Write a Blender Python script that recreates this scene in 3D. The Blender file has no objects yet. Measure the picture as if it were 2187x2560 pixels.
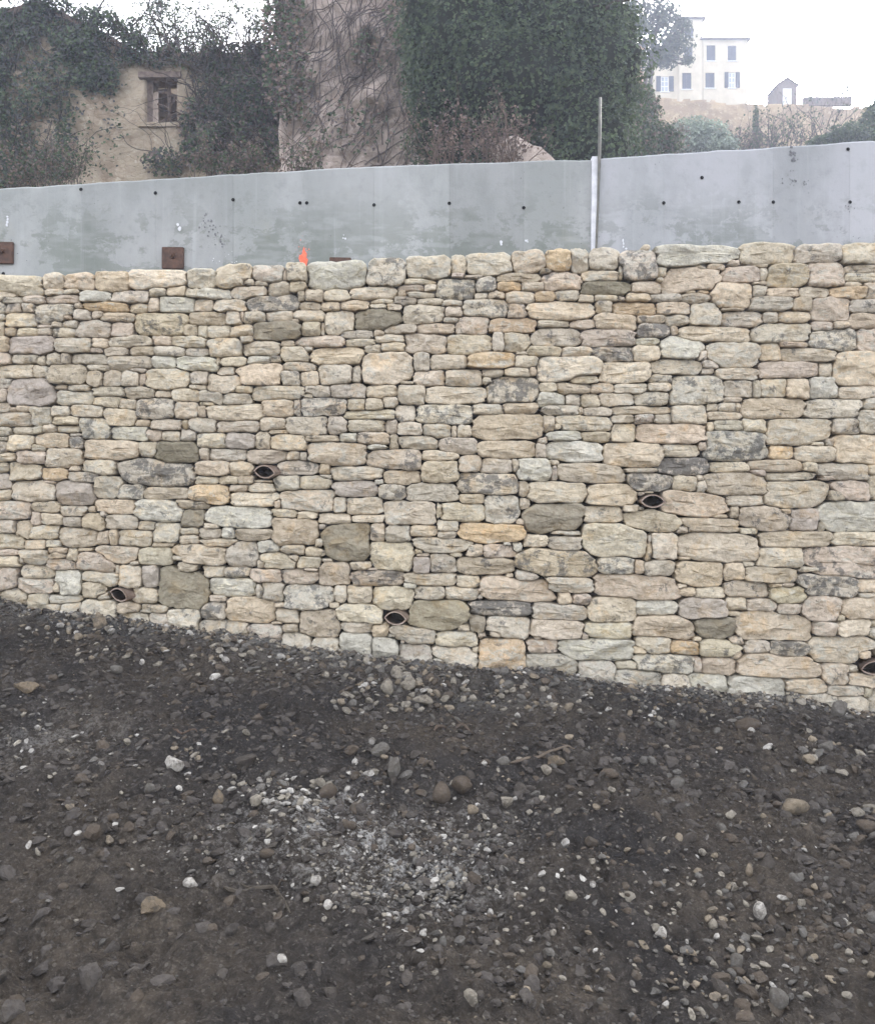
import bpy, bmesh, math, random
import numpy as np
from mathutils import Vector

R = math.radians
rng = np.random.default_rng(11)
random.seed(11)
scene = bpy.context.scene
col = scene.collection

# ------------------------------------------------------------------ camera
W, H, F, HY = 2187.0, 2560.0, 2100.0, 1200.0      # photo size, focal length and horizon row in photo pixels
CZ = 1.60                                          # camera height
cam_d = bpy.data.cameras.new('camera')
cam_d.sensor_fit = 'HORIZONTAL'
cam_d.sensor_width = 36.0
cam_d.lens = 36.0 * F / W
cam_d.shift_y = -(H / 2 - HY) / W
cam_d.clip_start = 0.05
cam_d.clip_end = 2000
cam = bpy.data.objects.new('camera', cam_d)
cam.location = (0, 0, CZ)
cam.rotation_euler = (R(90), 0, 0)
col.objects.link(cam)
scene.camera = cam

# ------------------------------------------------------------------ sky and sun (hazy winter light from behind the hill)
SUN_AZ, SUN_EL = 24.0, 27.0                        # degrees to the right of the view axis, above the horizon
world = bpy.data.worlds.new('World')
scene.world = world
world.use_nodes = True
wn, wl = world.node_tree.nodes, world.node_tree.links
bg = wn['Background']
sky = wn.new('ShaderNodeTexSky')
sky.sky_type = 'NISHITA'
sky.sun_disc = False
sky.sun_elevation = R(SUN_EL)
sky.sun_rotation = R(SUN_AZ)
sky.air_density = 1.0
sky.dust_density = 3.0
hs = wn.new('ShaderNodeHueSaturation')
hs.inputs['Saturation'].default_value = 0.15
wl.new(sky.outputs[0], hs.inputs['Color'])
wl.new(hs.outputs[0], bg.inputs['Color'])
bg.inputs['Strength'].default_value = 0.15

sun_d = bpy.data.lights.new('sun', 'SUN')
sun_d.energy = 1.2
sun_d.angle = R(12)
sun_d.color = (1.0, 0.95, 0.88)
sun = bpy.data.objects.new('sun', sun_d)
sun.rotation_euler = (R(90 - SUN_EL), 0, R(180 - SUN_AZ))
col.objects.link(sun)
sun.location = (20, 40, 40)

scene.view_settings.view_transform = 'Standard'
scene.view_settings.look = 'None'
scene.view_settings.gamma = 1.0
scene.view_settings.use_curve_mapping = False
scene.view_settings.exposure = 2.55
scene.cycles.volume_bounces = 1
scene.cycles.max_bounces = 6
scene.cycles.transparent_max_bounces = 8


# ------------------------------------------------------------------ helpers
def at(px, py, Y):
    """photo pixel at distance Y -> world point (numpy friendly)"""
    return np.stack(np.broadcast_arrays((np.asarray(px) - W / 2) / F * Y, np.asarray(Y) + 0.0 * np.asarray(px),
                                        (HY - np.asarray(py)) / F * Y + CZ), -1).astype(float)


def hash3(ix, iy, iz, seed):
    h = (ix.astype(np.int64) * 374761393 + iy.astype(np.int64) * 668265263 + iz.astype(np.int64) * 2147483647 + seed * 974634677) & 0xFFFFFFFF
    h = ((h ^ (h >> 13)) * 1274126177) & 0xFFFFFFFF
    h = ((h ^ (h >> 16)) * 2246822519) & 0xFFFFFFFF
    return ((h ^ (h >> 15)) & 0xFFFFFF) / float(0xFFFFFF)


def vnoise(p, seed=0):
    p = np.asarray(p, float)
    f = np.floor(p)
    t = p - f
    t = t * t * (3 - 2 * t)
    i = f.astype(np.int64)
    r = 0
    for dx in (0, 1):
        for dy in (0, 1):
            for dz in (0, 1):
                w = (t[..., 0] if dx else 1 - t[..., 0]) * (t[..., 1] if dy else 1 - t[..., 1]) * (t[..., 2] if dz else 1 - t[..., 2])
                r = r + w * hash3(i[..., 0] + dx, i[..., 1] + dy, i[..., 2] + dz, seed)
    return r * 2 - 1


def fbm(p, oct=3, seed=0, gain=0.5):
    p = np.asarray(p, float)
    a, s, f = 1.0, 0, 1.0
    for o in range(oct):
        s = s + a * vnoise(p * f + 17.3 * o, seed + o)
        a *= gain
        f *= 2.03
    return s


def mesh_np(name, verts, quads=None, tris=None, attrs=None, smooth=True):
    me = bpy.data.meshes.new(name)
    verts = np.asarray(verts, np.float32).reshape(-1, 3)
    parts = []
    if quads is not None and len(quads):
        parts.append((np.asarray(quads, np.int32).reshape(-1, 4), 4))
    if tris is not None and len(tris):
        parts.append((np.asarray(tris, np.int32).reshape(-1, 3), 3))
    loops = np.concatenate([a.ravel() for a, n in parts])
    tot = np.concatenate([np.full(len(a), n, np.int32) for a, n in parts])
    start = np.concatenate([[0], np.cumsum(tot)[:-1]]).astype(np.int32)
    me.vertices.add(len(verts))
    me.vertices.foreach_set('co', verts.ravel())
    me.loops.add(len(loops))
    me.loops.foreach_set('vertex_index', loops)
    me.polygons.add(len(tot))
    me.polygons.foreach_set('loop_start', start)
    me.polygons.foreach_set('loop_total', tot)
    me.polygons.foreach_set('use_smooth', np.full(len(tot), smooth, bool))
    for k, v in (attrs or {}).items():
        v = np.asarray(v, np.float32)
        if v.ndim == 1:
            a = me.attributes.new(k, 'FLOAT', 'POINT')
            a.data.foreach_set('value', v)
        elif v.shape[1] == 3:
            a = me.attributes.new(k, 'FLOAT_VECTOR', 'POINT')
            a.data.foreach_set('vector', v.ravel())
    me.update(calc_edges=True)
    me.validate()
    return me


def link(name, me, mat=None, parent=None):
    o = bpy.data.objects.new(name, me)
    col.objects.link(o)
    if mat is not None and me is not None and not me.materials:
        me.materials.append(mat)
    if parent is not None:
        o.parent = parent
    return o


def tag(o, label=None, cat=None, group=None, kind=None):
    if label: o['label'] = label
    if cat: o['category'] = cat
    if group: o['group'] = group
    if kind: o['kind'] = kind
    return o


def empty(name, loc=(0, 0, 0)):
    o = bpy.data.objects.new(name, None)
    o.empty_display_size = 0.1
    o.location = loc
    col.objects.link(o)
    return o


def place(o, parent, loc):
    """child built in world coordinates under an Empty that stands at loc"""
    o.parent = parent
    o.location = (-loc[0], -loc[1], -loc[2])
    return o


class Geo:
    def __init__(s):
        s.v, s.q, s.t, s.n = [], [], [], 0
        s.a = {}

    def add(s, v, q=None, t=None, **attrs):
        v = np.asarray(v, float).reshape(-1, 3)
        if q is not None and len(q): s.q.append(np.asarray(q).reshape(-1, 4) + s.n)
        if t is not None and len(t): s.t.append(np.asarray(t).reshape(-1, 3) + s.n)
        s.v.append(v)
        for k, x in attrs.items():
            x = np.asarray(x, float)
            if x.ndim == 0: x = np.full(len(v), float(x))
            elif x.ndim == 1 and len(x) == 3 and len(v) != 3: x = np.tile(x, (len(v), 1))
            s.a.setdefault(k, []).append(x)
        s.n += len(v)
        return s

    def box(s, lo, hi, **at_):
        x0, y0, z0 = lo
        x1, y1, z1 = hi
        v = [(x0, y0, z0), (x1, y0, z0), (x1, y1, z0), (x0, y1, z0), (x0, y0, z1), (x1, y0, z1), (x1, y1, z1), (x0, y1, z1)]
        q = [(0, 3, 2, 1), (4, 5, 6, 7), (0, 1, 5, 4), (1, 2, 6, 5), (2, 3, 7, 6), (3, 0, 4, 7)]
        return s.add(v, q, **at_)

    def mesh(s, name, smooth=True):
        return mesh_np(name, np.concatenate(s.v), np.concatenate(s.q) if s.q else None, np.concatenate(s.t) if s.t else None,
                       {k: np.concatenate(x) for k, x in s.a.items()}, smooth)


def tube(g, pts, rad, sides=5, cap=True, **attrs):
    pts = np.asarray(pts, float)
    n = len(pts)
    rad = np.broadcast_to(rad, (n,)).astype(float)
    d = np.gradient(pts, axis=0)
    d /= np.linalg.norm(d, axis=1, keepdims=True) + 1e-9
    ref = np.array([0.0, 0.0, 1.0]) if abs(d[:, 2]).mean() < 0.8 else np.array([1.0, 0.0, 0.0])
    u = np.cross(d, ref)
    u /= np.linalg.norm(u, axis=1, keepdims=True) + 1e-9
    w = np.cross(d, u)
    a = np.arange(sides) / sides * 2 * math.pi
    v = pts[:, None] + rad[:, None, None] * (np.cos(a)[None, :, None] * u[:, None] + np.sin(a)[None, :, None] * w[:, None])
    i = np.arange(n - 1)[:, None] * sides
    j = np.arange(sides)[None]
    k = (j + 1) % sides
    q = np.stack([i + j, i + k, i + sides + k, i + sides + j], -1).reshape(-1, 4)
    t = None
    vv = v.reshape(-1, 3)
    if cap:
        vv = np.concatenate([vv, pts[:1], pts[-1:]])
        b = n * sides
        jj = np.arange(sides)
        t = np.concatenate([np.stack([(jj + 1) % sides, jj, np.full(sides, b)], -1),
                            np.stack([jj + (n - 1) * sides, (jj + 1) % sides + (n - 1) * sides, np.full(sides, b + 1)], -1)])
    g.add(vv, q, t, **attrs)


def leaves(g, P, N, size, colr, seed=1):
    """bent four-point leaves at P, facing about N, colr (n,3)"""
    r = np.random.default_rng(seed)
    n = len(P)
    N = N / (np.linalg.norm(N, axis=1, keepdims=True) + 1e-9)
    t = r.normal(size=(n, 3))
    t -= (t * N).sum(1, keepdims=True) * N
    t /= np.linalg.norm(t, axis=1, keepdims=True) + 1e-9
    b = np.cross(N, t)
    size = np.broadcast_to(size, (n,))[:, None] * r.uniform(0.6, 1.25, (n, 1))
    v = np.stack([P - t * size * 0.5, P + b * size * 0.36 + N * size * 0.12, P + t * size * 0.55, P - b * size * 0.36 + N * size * 0.12], 1)
    q = np.arange(n * 4).reshape(-1, 4)
    tri = np.concatenate([q[:, [0, 1, 2]], q[:, [0, 2, 3]]])
    g.add(v.reshape(-1, 3), None, tri, tint=np.repeat(colr, 4, 0))


# ------------------------------------------------------------------ materials
class NT:
    def __init__(s, name, rough=0.9, spec=0.2):
        s.m = bpy.data.materials.new(name)
        s.m.use_nodes = True
        s.n, s.l = s.m.node_tree.nodes, s.m.node_tree.links
        s.b = s.n['Principled BSDF']
        s.b.inputs['Roughness'].default_value = rough
        s.b.inputs['Specular IOR Level'].default_value = spec

    def node(s, t, **kw):
        x = s.n.new(t)
        for k, v in kw.items(): setattr(x, k, v)
        return x

    def put(s, sock, v):
        if isinstance(v, bpy.types.NodeSocket): s.l.new(v, sock)
        elif isinstance(v, (tuple, list)) and len(v) == 3 and sock.type == 'RGBA': sock.default_value = (*v, 1)
        else: sock.default_value = v

    def attr(s, name, out='Color'):
        a = s.node('ShaderNodeAttribute')
        a.attribute_name = name
        return a.outputs[out]

    def pos(s):
        return s.node('ShaderNodeNewGeometry').outputs['Position']

    def vmath(s, op, a, b=None):
        x = s.node('ShaderNodeVectorMath', operation=op)
        s.put(x.inputs[0], a)
        if b is not None: s.put(x.inputs[1], b)
        return x.outputs[0]

    def math(s, op, a, b=None, clamp=False):
        x = s.node('ShaderNodeMath', operation=op, use_clamp=clamp)
        s.put(x.inputs[0], a)
        if b is not None: s.put(x.inputs[1], b)
        return x.outputs[0]

    def noise(s, vec, scale, detail=4, rough=0.55, dist=0.0, out='Fac'):
        x = s.node('ShaderNodeTexNoise')
        s.put(x.inputs['Vector'], vec)
        x.inputs['Scale'].default_value = scale
        x.inputs['Detail'].default_value = detail
        x.inputs['Roughness'].default_value = rough
        x.inputs['Distortion'].default_value = dist
        return x.outputs[out]

    def voro(s, vec, scale, feature='F1', out='Distance'):
        x = s.node('ShaderNodeTexVoronoi', feature=feature)
        s.put(x.inputs['Vector'], vec)
        x.inputs['Scale'].default_value = scale
        return x.outputs[out]

    def step(s, v, lo, hi, a=0.0, b=1.0):
        x = s.node('ShaderNodeMapRange', interpolation_type='SMOOTHSTEP')
        s.put(x.inputs[0], v)
        for i, q in zip((1, 2, 3, 4), (lo, hi, a, b)): s.put(x.inputs[i], q)
        return x.outputs[0]

    def mix(s, f, a, b, mode='MIX'):
        x = s.node('ShaderNodeMix', data_type='RGBA', blend_type=mode)
        s.put(x.inputs[0], f)
        s.put(x.inputs[6], a)
        s.put(x.inputs[7], b)
        return x.outputs[2]

    def color(s, c):
        s.put(s.b.inputs['Base Color'], c)

    def bump(s, h, strength=0.5, dist=0.01, prev=None):
        x = s.node('ShaderNodeBump')
        x.inputs['Strength'].default_value = strength
        x.inputs['Distance'].default_value = dist
        s.put(x.inputs['Height'], h)
        if prev is not None: s.put(x.inputs['Normal'], prev)
        s.l.new(x.outputs[0], s.b.inputs['Normal'])
        return x.outputs[0]


def srgb(r, g, b, k=1.0):
    f = lambda c: ((c / 255 + 0.055) / 1.055) ** 2.4 if c > 10 else c / 255 / 12.92
    return (f(r) * k, f(g) * k, f(b) * k)


def mat_stone():
    t = NT('wall_stone', 0.92, 0.15)
    p = t.vmath('ADD', t.pos(), t.attr('offs', 'Vector'))
    pl = t.vmath('MULTIPLY', p, (1.0, 1.0, 1.7))
    base = t.attr('tint')
    lich = t.attr('lich', 'Fac')
    pale = t.attr('pale', 'Fac')
    n1 = t.noise(pl, 9.0, 8, 0.68, 0.6)
    n2 = t.noise(p, 30.0, 6, 0.72)
    n3 = t.noise(p, 130.0, 3, 0.7)
    # weathered crust: broad patches a tone darker and a tone lighter
    c = t.mix(t.step(n1, 0.50, 0.62, 0, 0.75), base, t.mix(1.0, base, (0.74, 0.71, 0.66), 'MULTIPLY'))
    warm = t.noise(t.vmath('ADD', p, (3.1, 9.2, 4.4)), 6.0, 6, 0.65, 0.4)
    c = t.mix(t.step(warm, 0.54, 0.66, 0, 0.6), c, t.mix(1.0, c, (1.03, 0.90, 0.72), 'MULTIPLY'))
    pn = t.math('ADD', t.noise(t.vmath('ADD', pl, (1.7, 5.3, 8.9)), 12.0, 8, 0.72, 0.5), t.math('MULTIPLY', pale, 0.22))
    c = t.mix(t.step(pn, 0.53, 0.66, 0, 0.8), c, (0.62, 0.585, 0.50))
    # grey-black lichen on the stones that carry it
    ln = t.math('ADD', t.noise(t.vmath('ADD', p, (7.7, 1.3, 2.9)), 11.0, 9, 0.76, 0.3), t.math('MULTIPLY', lich, 0.17))
    c = t.mix(t.step(ln, 0.58, 0.66, 0, 0.72), c, (0.12, 0.12, 0.118))
    c = t.mix(t.step(n2, 0.36, 0.60, 0.45, 0.0), c, t.mix(1.0, c, (0.58, 0.55, 0.50), 'MULTIPLY'))
    c = t.mix(t.step(n2, 0.56, 0.70, 0, 0.45), c, t.mix(1.0, c, (1.28, 1.27, 1.22), 'MULTIPLY'))
    c = t.mix(t.step(n3, 0.52, 0.7, 0, 0.3), c, t.mix(1.0, c, (0.72, 0.69, 0.64), 'MULTIPLY'))
    pit = t.math('MULTIPLY', t.step(t.noise(p, 80.0, 2, 0.5), 0.62, 0.70), t.step(n1, 0.4, 0.6))
    c = t.mix(t.math('MULTIPLY', pit, 0.5), c, (0.13, 0.11, 0.085))
    t.color(c)
    h = t.math('ADD', t.math('MULTIPLY', n2, 1.1), t.math('MULTIPLY', n3, 0.4))
    h = t.math('ADD', h, t.math('MULTIPLY', n1, 1.3))
    t.bump(h, 0.9, 0.022)
    return t.m


def mat_simple(name, c1, c2, scale=6, rough=0.9, bump=0.3, bd=0.01, spec=0.2):
    t = NT(name, rough, spec)
    n = t.noise(t.pos(), scale, 6, 0.65)
    t.color(t.mix(t.step(n, 0.35, 0.65), c1, c2))
    if bump: t.bump(t.noise(t.pos(), scale * 5, 5, 0.7), bump, bd)
    return t.m


def mat_concrete():
    t = NT('cast_concrete', 0.85, 0.25)
    p = t.pos()
    pv = t.vmath('MULTIPLY', p, (1, 1, 0.6))
    base = t.attr('tint')
    n1 = t.noise(pv, 1.6, 5, 0.6)
    n2 = t.noise(t.vmath('MULTIPLY', p, (1.6, 1, 2.2)), 3.0, 8, 0.72, 0.2)
    n3 = t.noise(p, 60, 3, 0.6)
    c = t.mix(t.step(n1, 0.4, 0.62), t.mix(1.0, base, (0.86, 0.88, 0.87), 'MULTIPLY'), t.mix(1.0, base, (1.08, 1.08, 1.09), 'MULTIPLY'))
    c = t.mix(t.step(t.noise(p, 14, 6, 0.7), 0.5, 0.68, 0, 0.5), c, t.mix(1.0, c, (0.84, 0.85, 0.84), 'MULTIPLY'))
    # damp patches in the lower half: their own ragged, blocky outlines
    sep = t.node('ShaderNodeSeparateXYZ')
    t.put(sep.inputs[0], p)
    low = t.step(sep.outputs['Z'], 3.45, 4.1, 1.0, 0.0)
    dm = t.math('ADD', n2, t.math('MULTIPLY', t.noise(t.vmath('ADD', p, (5, 5, 5)), 1.1, 3, 0.5), 0.9))
    damp = t.math('MULTIPLY', t.step(dm, 0.90, 0.97), low)
    damp = t.math('MULTIPLY', damp, t.step(t.noise(t.vmath('MULTIPLY', p, (1, 1, 4)), 4.0, 2), 0.3, 0.55, 0.35, 1.0))
    c = t.mix(t.math('MULTIPLY', damp, 0.85), c, t.mix(1.0, c, (0.66, 0.69, 0.64), 'MULTIPLY'))
    yel = t.math('MULTIPLY', t.step(t.noise(t.vmath('ADD', p, (2, 8, 1)), 2.3, 5, 0.7), 0.56, 0.72), low)
    c = t.mix(t.math('MULTIPLY', yel, 0.35), c, t.mix(1.0, c, (0.90, 0.86, 0.70), 'MULTIPLY'))
    streak = t.noise(t.vmath('MULTIPLY', p, (22, 1, 0.7)), 1.0, 4, 0.6)
    c = t.mix(t.step(streak, 0.55, 0.8, 0, 0.18), c, (0.55, 0.56, 0.58))
    c = t.mix(t.step(n3, 0.55, 0.8, 0, 0.15), c, t.mix(1.0, c, (0.7, 0.7, 0.7), 'MULTIPLY'))
    pn = t.noise(t.vmath('ADD', p, (11, 2, 6)), 38, 2, 0.5)
    pock = t.math('MULTIPLY', t.step(pn, 0.72, 0.76), t.step(t.noise(t.vmath('ADD', p, (4, 4, 9)), 1.5, 2), 0.5, 0.62))
    c = t.mix(t.math('MULTIPLY', pock, 0.8), c, (0.12, 0.12, 0.125))
    t.color(c)
    t.bump(t.math('SUBTRACT', t.math('ADD', n3, n2), pock), 0.25, 0.004)
    return t.m


def mat_earth():
    t = NT('churned_earth', 0.95, 0.12)
    p = t.pos()
    n1 = t.noise(p, 1.1, 5, 0.6)
    n2 = t.noise(p, 9.0, 7, 0.72)
    n3 = t.noise(p, 70.0, 5, 0.75)
    c = t.mix(t.step(n1, 0.38, 0.62), srgb(62, 60, 60, 1.0), srgb(92, 84, 75, 1.0))
    c = t.mix(t.step(n2, 0.3, 0.68, 0.75, 0.0), c, srgb(56, 53, 51, 1.0))
    c = t.mix(t.step(n3, 0.5, 0.72, 0, 0.6), c, srgb(124, 117, 110, 1.0))
    n5 = t.noise(p, 28.0, 6, 0.75)
    c = t.mix(t.step(n5, 0.38, 0.56, 0.6, 0.0), c, srgb(50, 47, 45, 1.0))
    # crumbs of lime and grit
    v = t.voro(p, 55.0, out='Color')
    vd = t.voro(p, 55.0)
    pick = t.node('ShaderNodeSeparateColor')
    t.put(pick.inputs[0], v)
    grit = t.math('MULTIPLY', t.step(pick.outputs[0], 0.86, 0.88), t.step(vd, 0.30, 0.42, 1, 0))
    c = t.mix(t.math('MULTIPLY', grit, 0.25), c, srgb(150, 145, 138, 1.0))
    v2 = t.voro(p, 150.0, out='Color')
    pick2 = t.node('ShaderNodeSeparateColor')
    t.put(pick2.inputs[0], v2)
    c = t.mix(t.math('MULTIPLY', t.step(pick2.outputs[1], 0.84, 0.88), t.step(n1, 0.45, 0.65, 0.0, 0.12)), c, srgb(165, 158, 150, 1.0))
    # spilt lime powder: a patch on the ground with a ragged outline
    lime = t.attr('lime', 'Fac')
    lm = t.math('MULTIPLY', lime, t.step(t.math('ADD', t.math('MULTIPLY', n2, 0.7), t.math('ADD', t.math('MULTIPLY', n3, 0.5), t.math('MULTIPLY', n5, 0.5))), 0.82, 0.98))
    c = t.mix(lm, c, srgb(178, 177, 175, 1.0))
    grey = t.attr('dust', 'Fac')
    gm = t.math('MULTIPLY', grey, t.step(t.math('ADD', n2, t.math('MULTIPLY', n5, 0.5)), 0.62, 0.92))
    c = t.mix(gm, c, srgb(138, 140, 140, 1.0))
    c = t.mix(1.0, c, (1.30, 1.27, 1.23), 'MULTIPLY')
    t.color(c)
    h = t.math('ADD', t.math('MULTIPLY', n2, 1.5), t.math('ADD', n3, t.math('MULTIPLY', grit, 0.4)))
    t.bump(h, 1.0, 0.045)
    return t.m


def mat_tint(name, rough=0.9, bump=0.4, scale=40, spec=0.15, var=0.5, trans=0.0):
    t = NT(name, rough, spec)
    b = t.attr('tint')
    n = t.noise(t.pos(), scale, 5, 0.7)
    t.color(t.mix(t.step(n, 0.3, 0.7, var, 0), b, t.mix(1.0, b, (0.6, 0.58, 0.56), 'MULTIPLY')))
    if bump: t.bump(n, bump, 0.4 / scale)
    if trans:
        t.b.inputs['Transmission Weight'].default_value = 0
        tr = t.node('ShaderNodeBsdfTranslucent')
        t.put(tr.inputs[0], b)
        mx = t.node('ShaderNodeMixShader')
        mx.inputs[0].default_value = trans
        t.l.new(t.b.outputs[0], mx.inputs[1])
        t.l.new(tr.outputs[0], mx.inputs[2])
        t.l.new(mx.outputs[0], t.n['Material Output'].inputs['Surface'])
    return t.m


def mat_rock():
    t = NT('loose_rock', 0.93, 0.12)
    p = t.pos()
    b = t.attr('tint')
    n = t.noise(p, 55, 6, 0.72)
    m = t.noise(p, 24, 6, 0.7)
    c = t.mix(t.step(n, 0.35, 0.62, 0.6, 0), b, t.mix(1.0, b, (0.55, 0.53, 0.51), 'MULTIPLY'))
    c = t.mix(t.step(n, 0.55, 0.75, 0, 0.5), c, t.mix(1.0, c, (1.35, 1.33, 1.28), 'MULTIPLY'))
    c = t.mix(t.step(m, 0.50, 0.62, 0, 0.7), c, srgb(92, 86, 79, 0.9))      # clinging soil
    t.color(c)
    t.bump(t.math('ADD', n, t.math('MULTIPLY', m, 0.8)), 0.8, 0.012)
    return t.m


def mat_plaster(name, c1, c2, c3, scale=2.0):
    t = NT(name, 0.95, 0.1)
    p = t.pos()
    n1 = t.noise(p, scale, 6, 0.65)
    n2 = t.noise(p, scale * 5, 6, 0.7)
    c = t.mix(t.step(n1, 0.4, 0.62), c1, c2)
    c = t.mix(t.step(n2, 0.52, 0.7, 0, 0.8), c, c3)
    vd = t.voro(t.vmath('MULTIPLY', t.vmath('ADD', p, t.vmath('MULTIPLY', t.noise(p, 4.0, 3, out='Color'), (0.25, 0.25, 0.25))), (1, 1, 2.0)), 3.6, 'DISTANCE_TO_EDGE')
    n4 = t.noise(p, scale * 14, 5, 0.75)
    c = t.mix(t.math('MULTIPLY', t.step(t.math('ADD', vd, t.math('MULTIPLY', n4, 0.15)), 0.08, 0.16, 0.35, 0), t.step(n1, 0.50, 0.60)), c, t.mix(1.0, c, (0.55, 0.50, 0.46), 'MULTIPLY'))
    c = t.mix(t.step(n4, 0.54, 0.68, 0, 0.6), c, t.mix(1.0, c, (0.62, 0.58, 0.56), 'MULTIPLY'))
    t.color(c)
    t.bump(t.math('ADD', n2, t.math('MULTIPLY', t.step(vd, 0.0, 0.1), 0.3)), 0.7, 0.06)
    return t.m


M = {}
M['stone'] = mat_stone()
M['core'] = mat_simple('earth_fill', (0.05, 0.042, 0.034), (0.09, 0.075, 0.058), 20)
M['concrete'] = mat_concrete()
M['earth'] = mat_earth()
M['rock'] = mat_rock()
M['leaf'] = mat_tint('leaf', 0.6, 0, 20, 0.3, 0.3, 0.25)
M['bark'] = mat_tint('bark', 0.95, 0.5, 30, 0.1, 0.6)
M['clay'] = mat_simple('fired_clay', srgb(140, 122, 110), srgb(166, 148, 134), 14, 0.85, 0.4, 0.004)
M['rust'] = mat_simple('rusted_steel', srgb(72, 56, 50), srgb(98, 74, 62), 16, 0.75, 0.4, 0.003, 0.3)
M['post'] = mat_simple('weathered_steel_post', srgb(92, 92, 88), srgb(112, 110, 102), 18, 0.6, 0.2, 0.002, 0.4)
M['white'] = mat_simple('chalky_joint_filler', srgb(205, 205, 210), srgb(228, 228, 232), 12, 0.8, 0.3, 0.004)
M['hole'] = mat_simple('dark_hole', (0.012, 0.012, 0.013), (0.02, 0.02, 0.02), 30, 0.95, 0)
M['paint'] = mat_simple('orange_marking_paint', (1.0, 0.16, 0.09), (1.0, 0.22, 0.13), 40, 0.6, 0.1, 0.002)
M['plaster'] = mat_plaster('flaking_lime_plaster', srgb(170, 157, 139), srgb(150, 135, 118), srgb(190, 180, 163), 1.3)
M['rubble'] = mat_plaster('rubble_masonry', srgb(194, 178, 168), srgb(172, 157, 148), srgb(212, 200, 190), 2.2)
M['hillwall'] = mat_plaster('hill_terrace_masonry', srgb(176, 152, 118), srgb(150, 128, 100), srgb(196, 178, 146), 0.5)
M['wood'] = mat_simple('grey_old_wood', srgb(96, 84, 78), srgb(126, 112, 104), 9, 0.9, 0.4, 0.01)
M['housewall'] = mat_simple('cream_render', srgb(202, 190, 168), srgb(186, 175, 153), 0.6, 0.9, 0.1, 0.01)
M['ochrewall'] = mat_simple('ochre_render', srgb(206, 160, 120), srgb(190, 148, 110), 0.6, 0.9, 0.1, 0.01)
M['shutter'] = mat_simple('blue_grey_shutter', srgb(54, 56, 66), srgb(64, 66, 78), 2, 0.7, 0.1, 0.01)
M['glass'] = mat_simple('window_glass', srgb(150, 156, 168), srgb(165, 170, 180), 1, 0.15, 0, 0.01, 0.5)
M['frame'] = mat_simple('white_window_frame', srgb(214, 214, 214), srgb(226, 226, 226), 3, 0.6, 0)
M['rooftile'] = mat_simple('roof_tile', srgb(92, 80, 74), srgb(112, 94, 84), 3, 0.9, 0.4, 0.02)
M['hillside'] = mat_simple('dry_hillside_grass', srgb(86, 84, 62), srgb(108, 98, 72), 0.8, 0.95, 0.5, 0.1)

# ------------------------------------------------------------------ ground in front of the wall
BASE_PX = np.array([(-700, 1330), (-300, 1430), (0, 1500), (120, 1524), (260, 1546), (408, 1570), (620, 1600), (840, 1624), (1000, 1645), (1187, 1672),
                    (1400, 1694), (1607, 1716), (1800, 1734), (1978, 1748), (2187, 1784), (2500, 1830), (2900, 1880)], float)
WALL_Y = 6.0


def base_z(x):
    bx = (BASE_PX[:, 0] - W / 2) / F * 6.02
    bz = (HY - BASE_PX[:, 1]) / F * 6.02
    return np.interp(x, bx, bz)


def ground_z(x, y, fine=True):
    x = np.asarray(x, float)
    y = np.asarray(y, float)
    near = -1.56 - 0.035 * np.clip(x, -6, 6)
    w = np.clip((y - 1.6) / (5.9 - 1.6), 0, 1)
    w = w * w * (3 - 2 * w) * 0.55 + w * 0.45
    z = near * (1 - w) + base_z(np.clip(x, -5, 5)) * w
    amp = np.clip((6.3 - y) / 0.8, 0.25, 1.0)
    p = np.stack([x, y, 0 * x], -1)
    z = z + amp * 0.055 * fbm(p * 0.9 + 3.3, 3, 5)
    ridge = np.exp(-((y - 4.15 - 0.12 * np.sin(x * 2.1)) / 0.22) ** 2) * np.exp(-((x + 0.2) / 1.5) ** 2)
    z = z + 0.06 * ridge
    if fine:
        f = fbm(p * 5.0, 3, 9)
        z = z + amp * 0.026 * f
        c = 1 - np.abs(fbm(p * 13.0 + 5, 2, 21))
        z = z + 0.042 * c * np.clip(0.4 + fbm(p * 1.3, 2, 33), 0, 1.2)
        z = z + 0.016 * vnoise(p * 27.0, 40) + 0.008 * vnoise(p * 75.0, 44)
        # soft ruts in the near left corner
        rut = np.clip((3.6 - y) / 1.2, 0, 1) * np.clip((0.2 - x) / 1.0, 0, 1)
        z = z + 0.022 * rut * np.sin((x * 0.8 + y * 1.0) * 16 + 2.0 * vnoise(p * 2.2, 51))
    return z + CZ


def spread(fine_lo, fine_hi, step, far, n=18):
    a = np.arange(fine_lo, fine_hi + 1e-6, step)
    g = np.geomspace(step * 2, far, n)
    return np.concatenate([(fine_lo - g)[::-1], a, fine_hi + g])


gx = spread(-3.6, 3.6, 0.0125, 90, 20)
gy = np.concatenate([(2.0 - np.geomspace(0.04, 90, 24))[::-1], np.arange(2.0, 6.36, 0.0125)])
X, Y = np.meshgrid(gx, gy)
Z = ground_z(X, Y)
nx, ny = len(gx), len(gy)
ii = np.arange(ny - 1)[:, None] * nx + np.arange(nx - 1)[None]
gq = np.stack([ii, ii + 1, ii + nx + 1, ii + nx], -1).reshape(-1, 4)


def g_px(px, py):
    """photo pixel -> point on the ground (iterated)"""
    px, py = np.asarray(px, float), np.asarray(py, float)
    d = np.full(px.shape, 4.0)
    sx, sz = (px - W / 2) / F, (HY - py) / F
    lo, hi = np.full(px.shape, 1.2), np.full(px.shape, 6.3)
    for _ in range(26):
        d = (lo + hi) / 2
        above = sz * d + CZ > ground_z(sx * d, d)
        lo = np.where(above, d, lo)
        hi = np.where(above, hi, d)
    return np.stack([sx * d, d, ground_z(sx * d, d)], -1)


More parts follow.
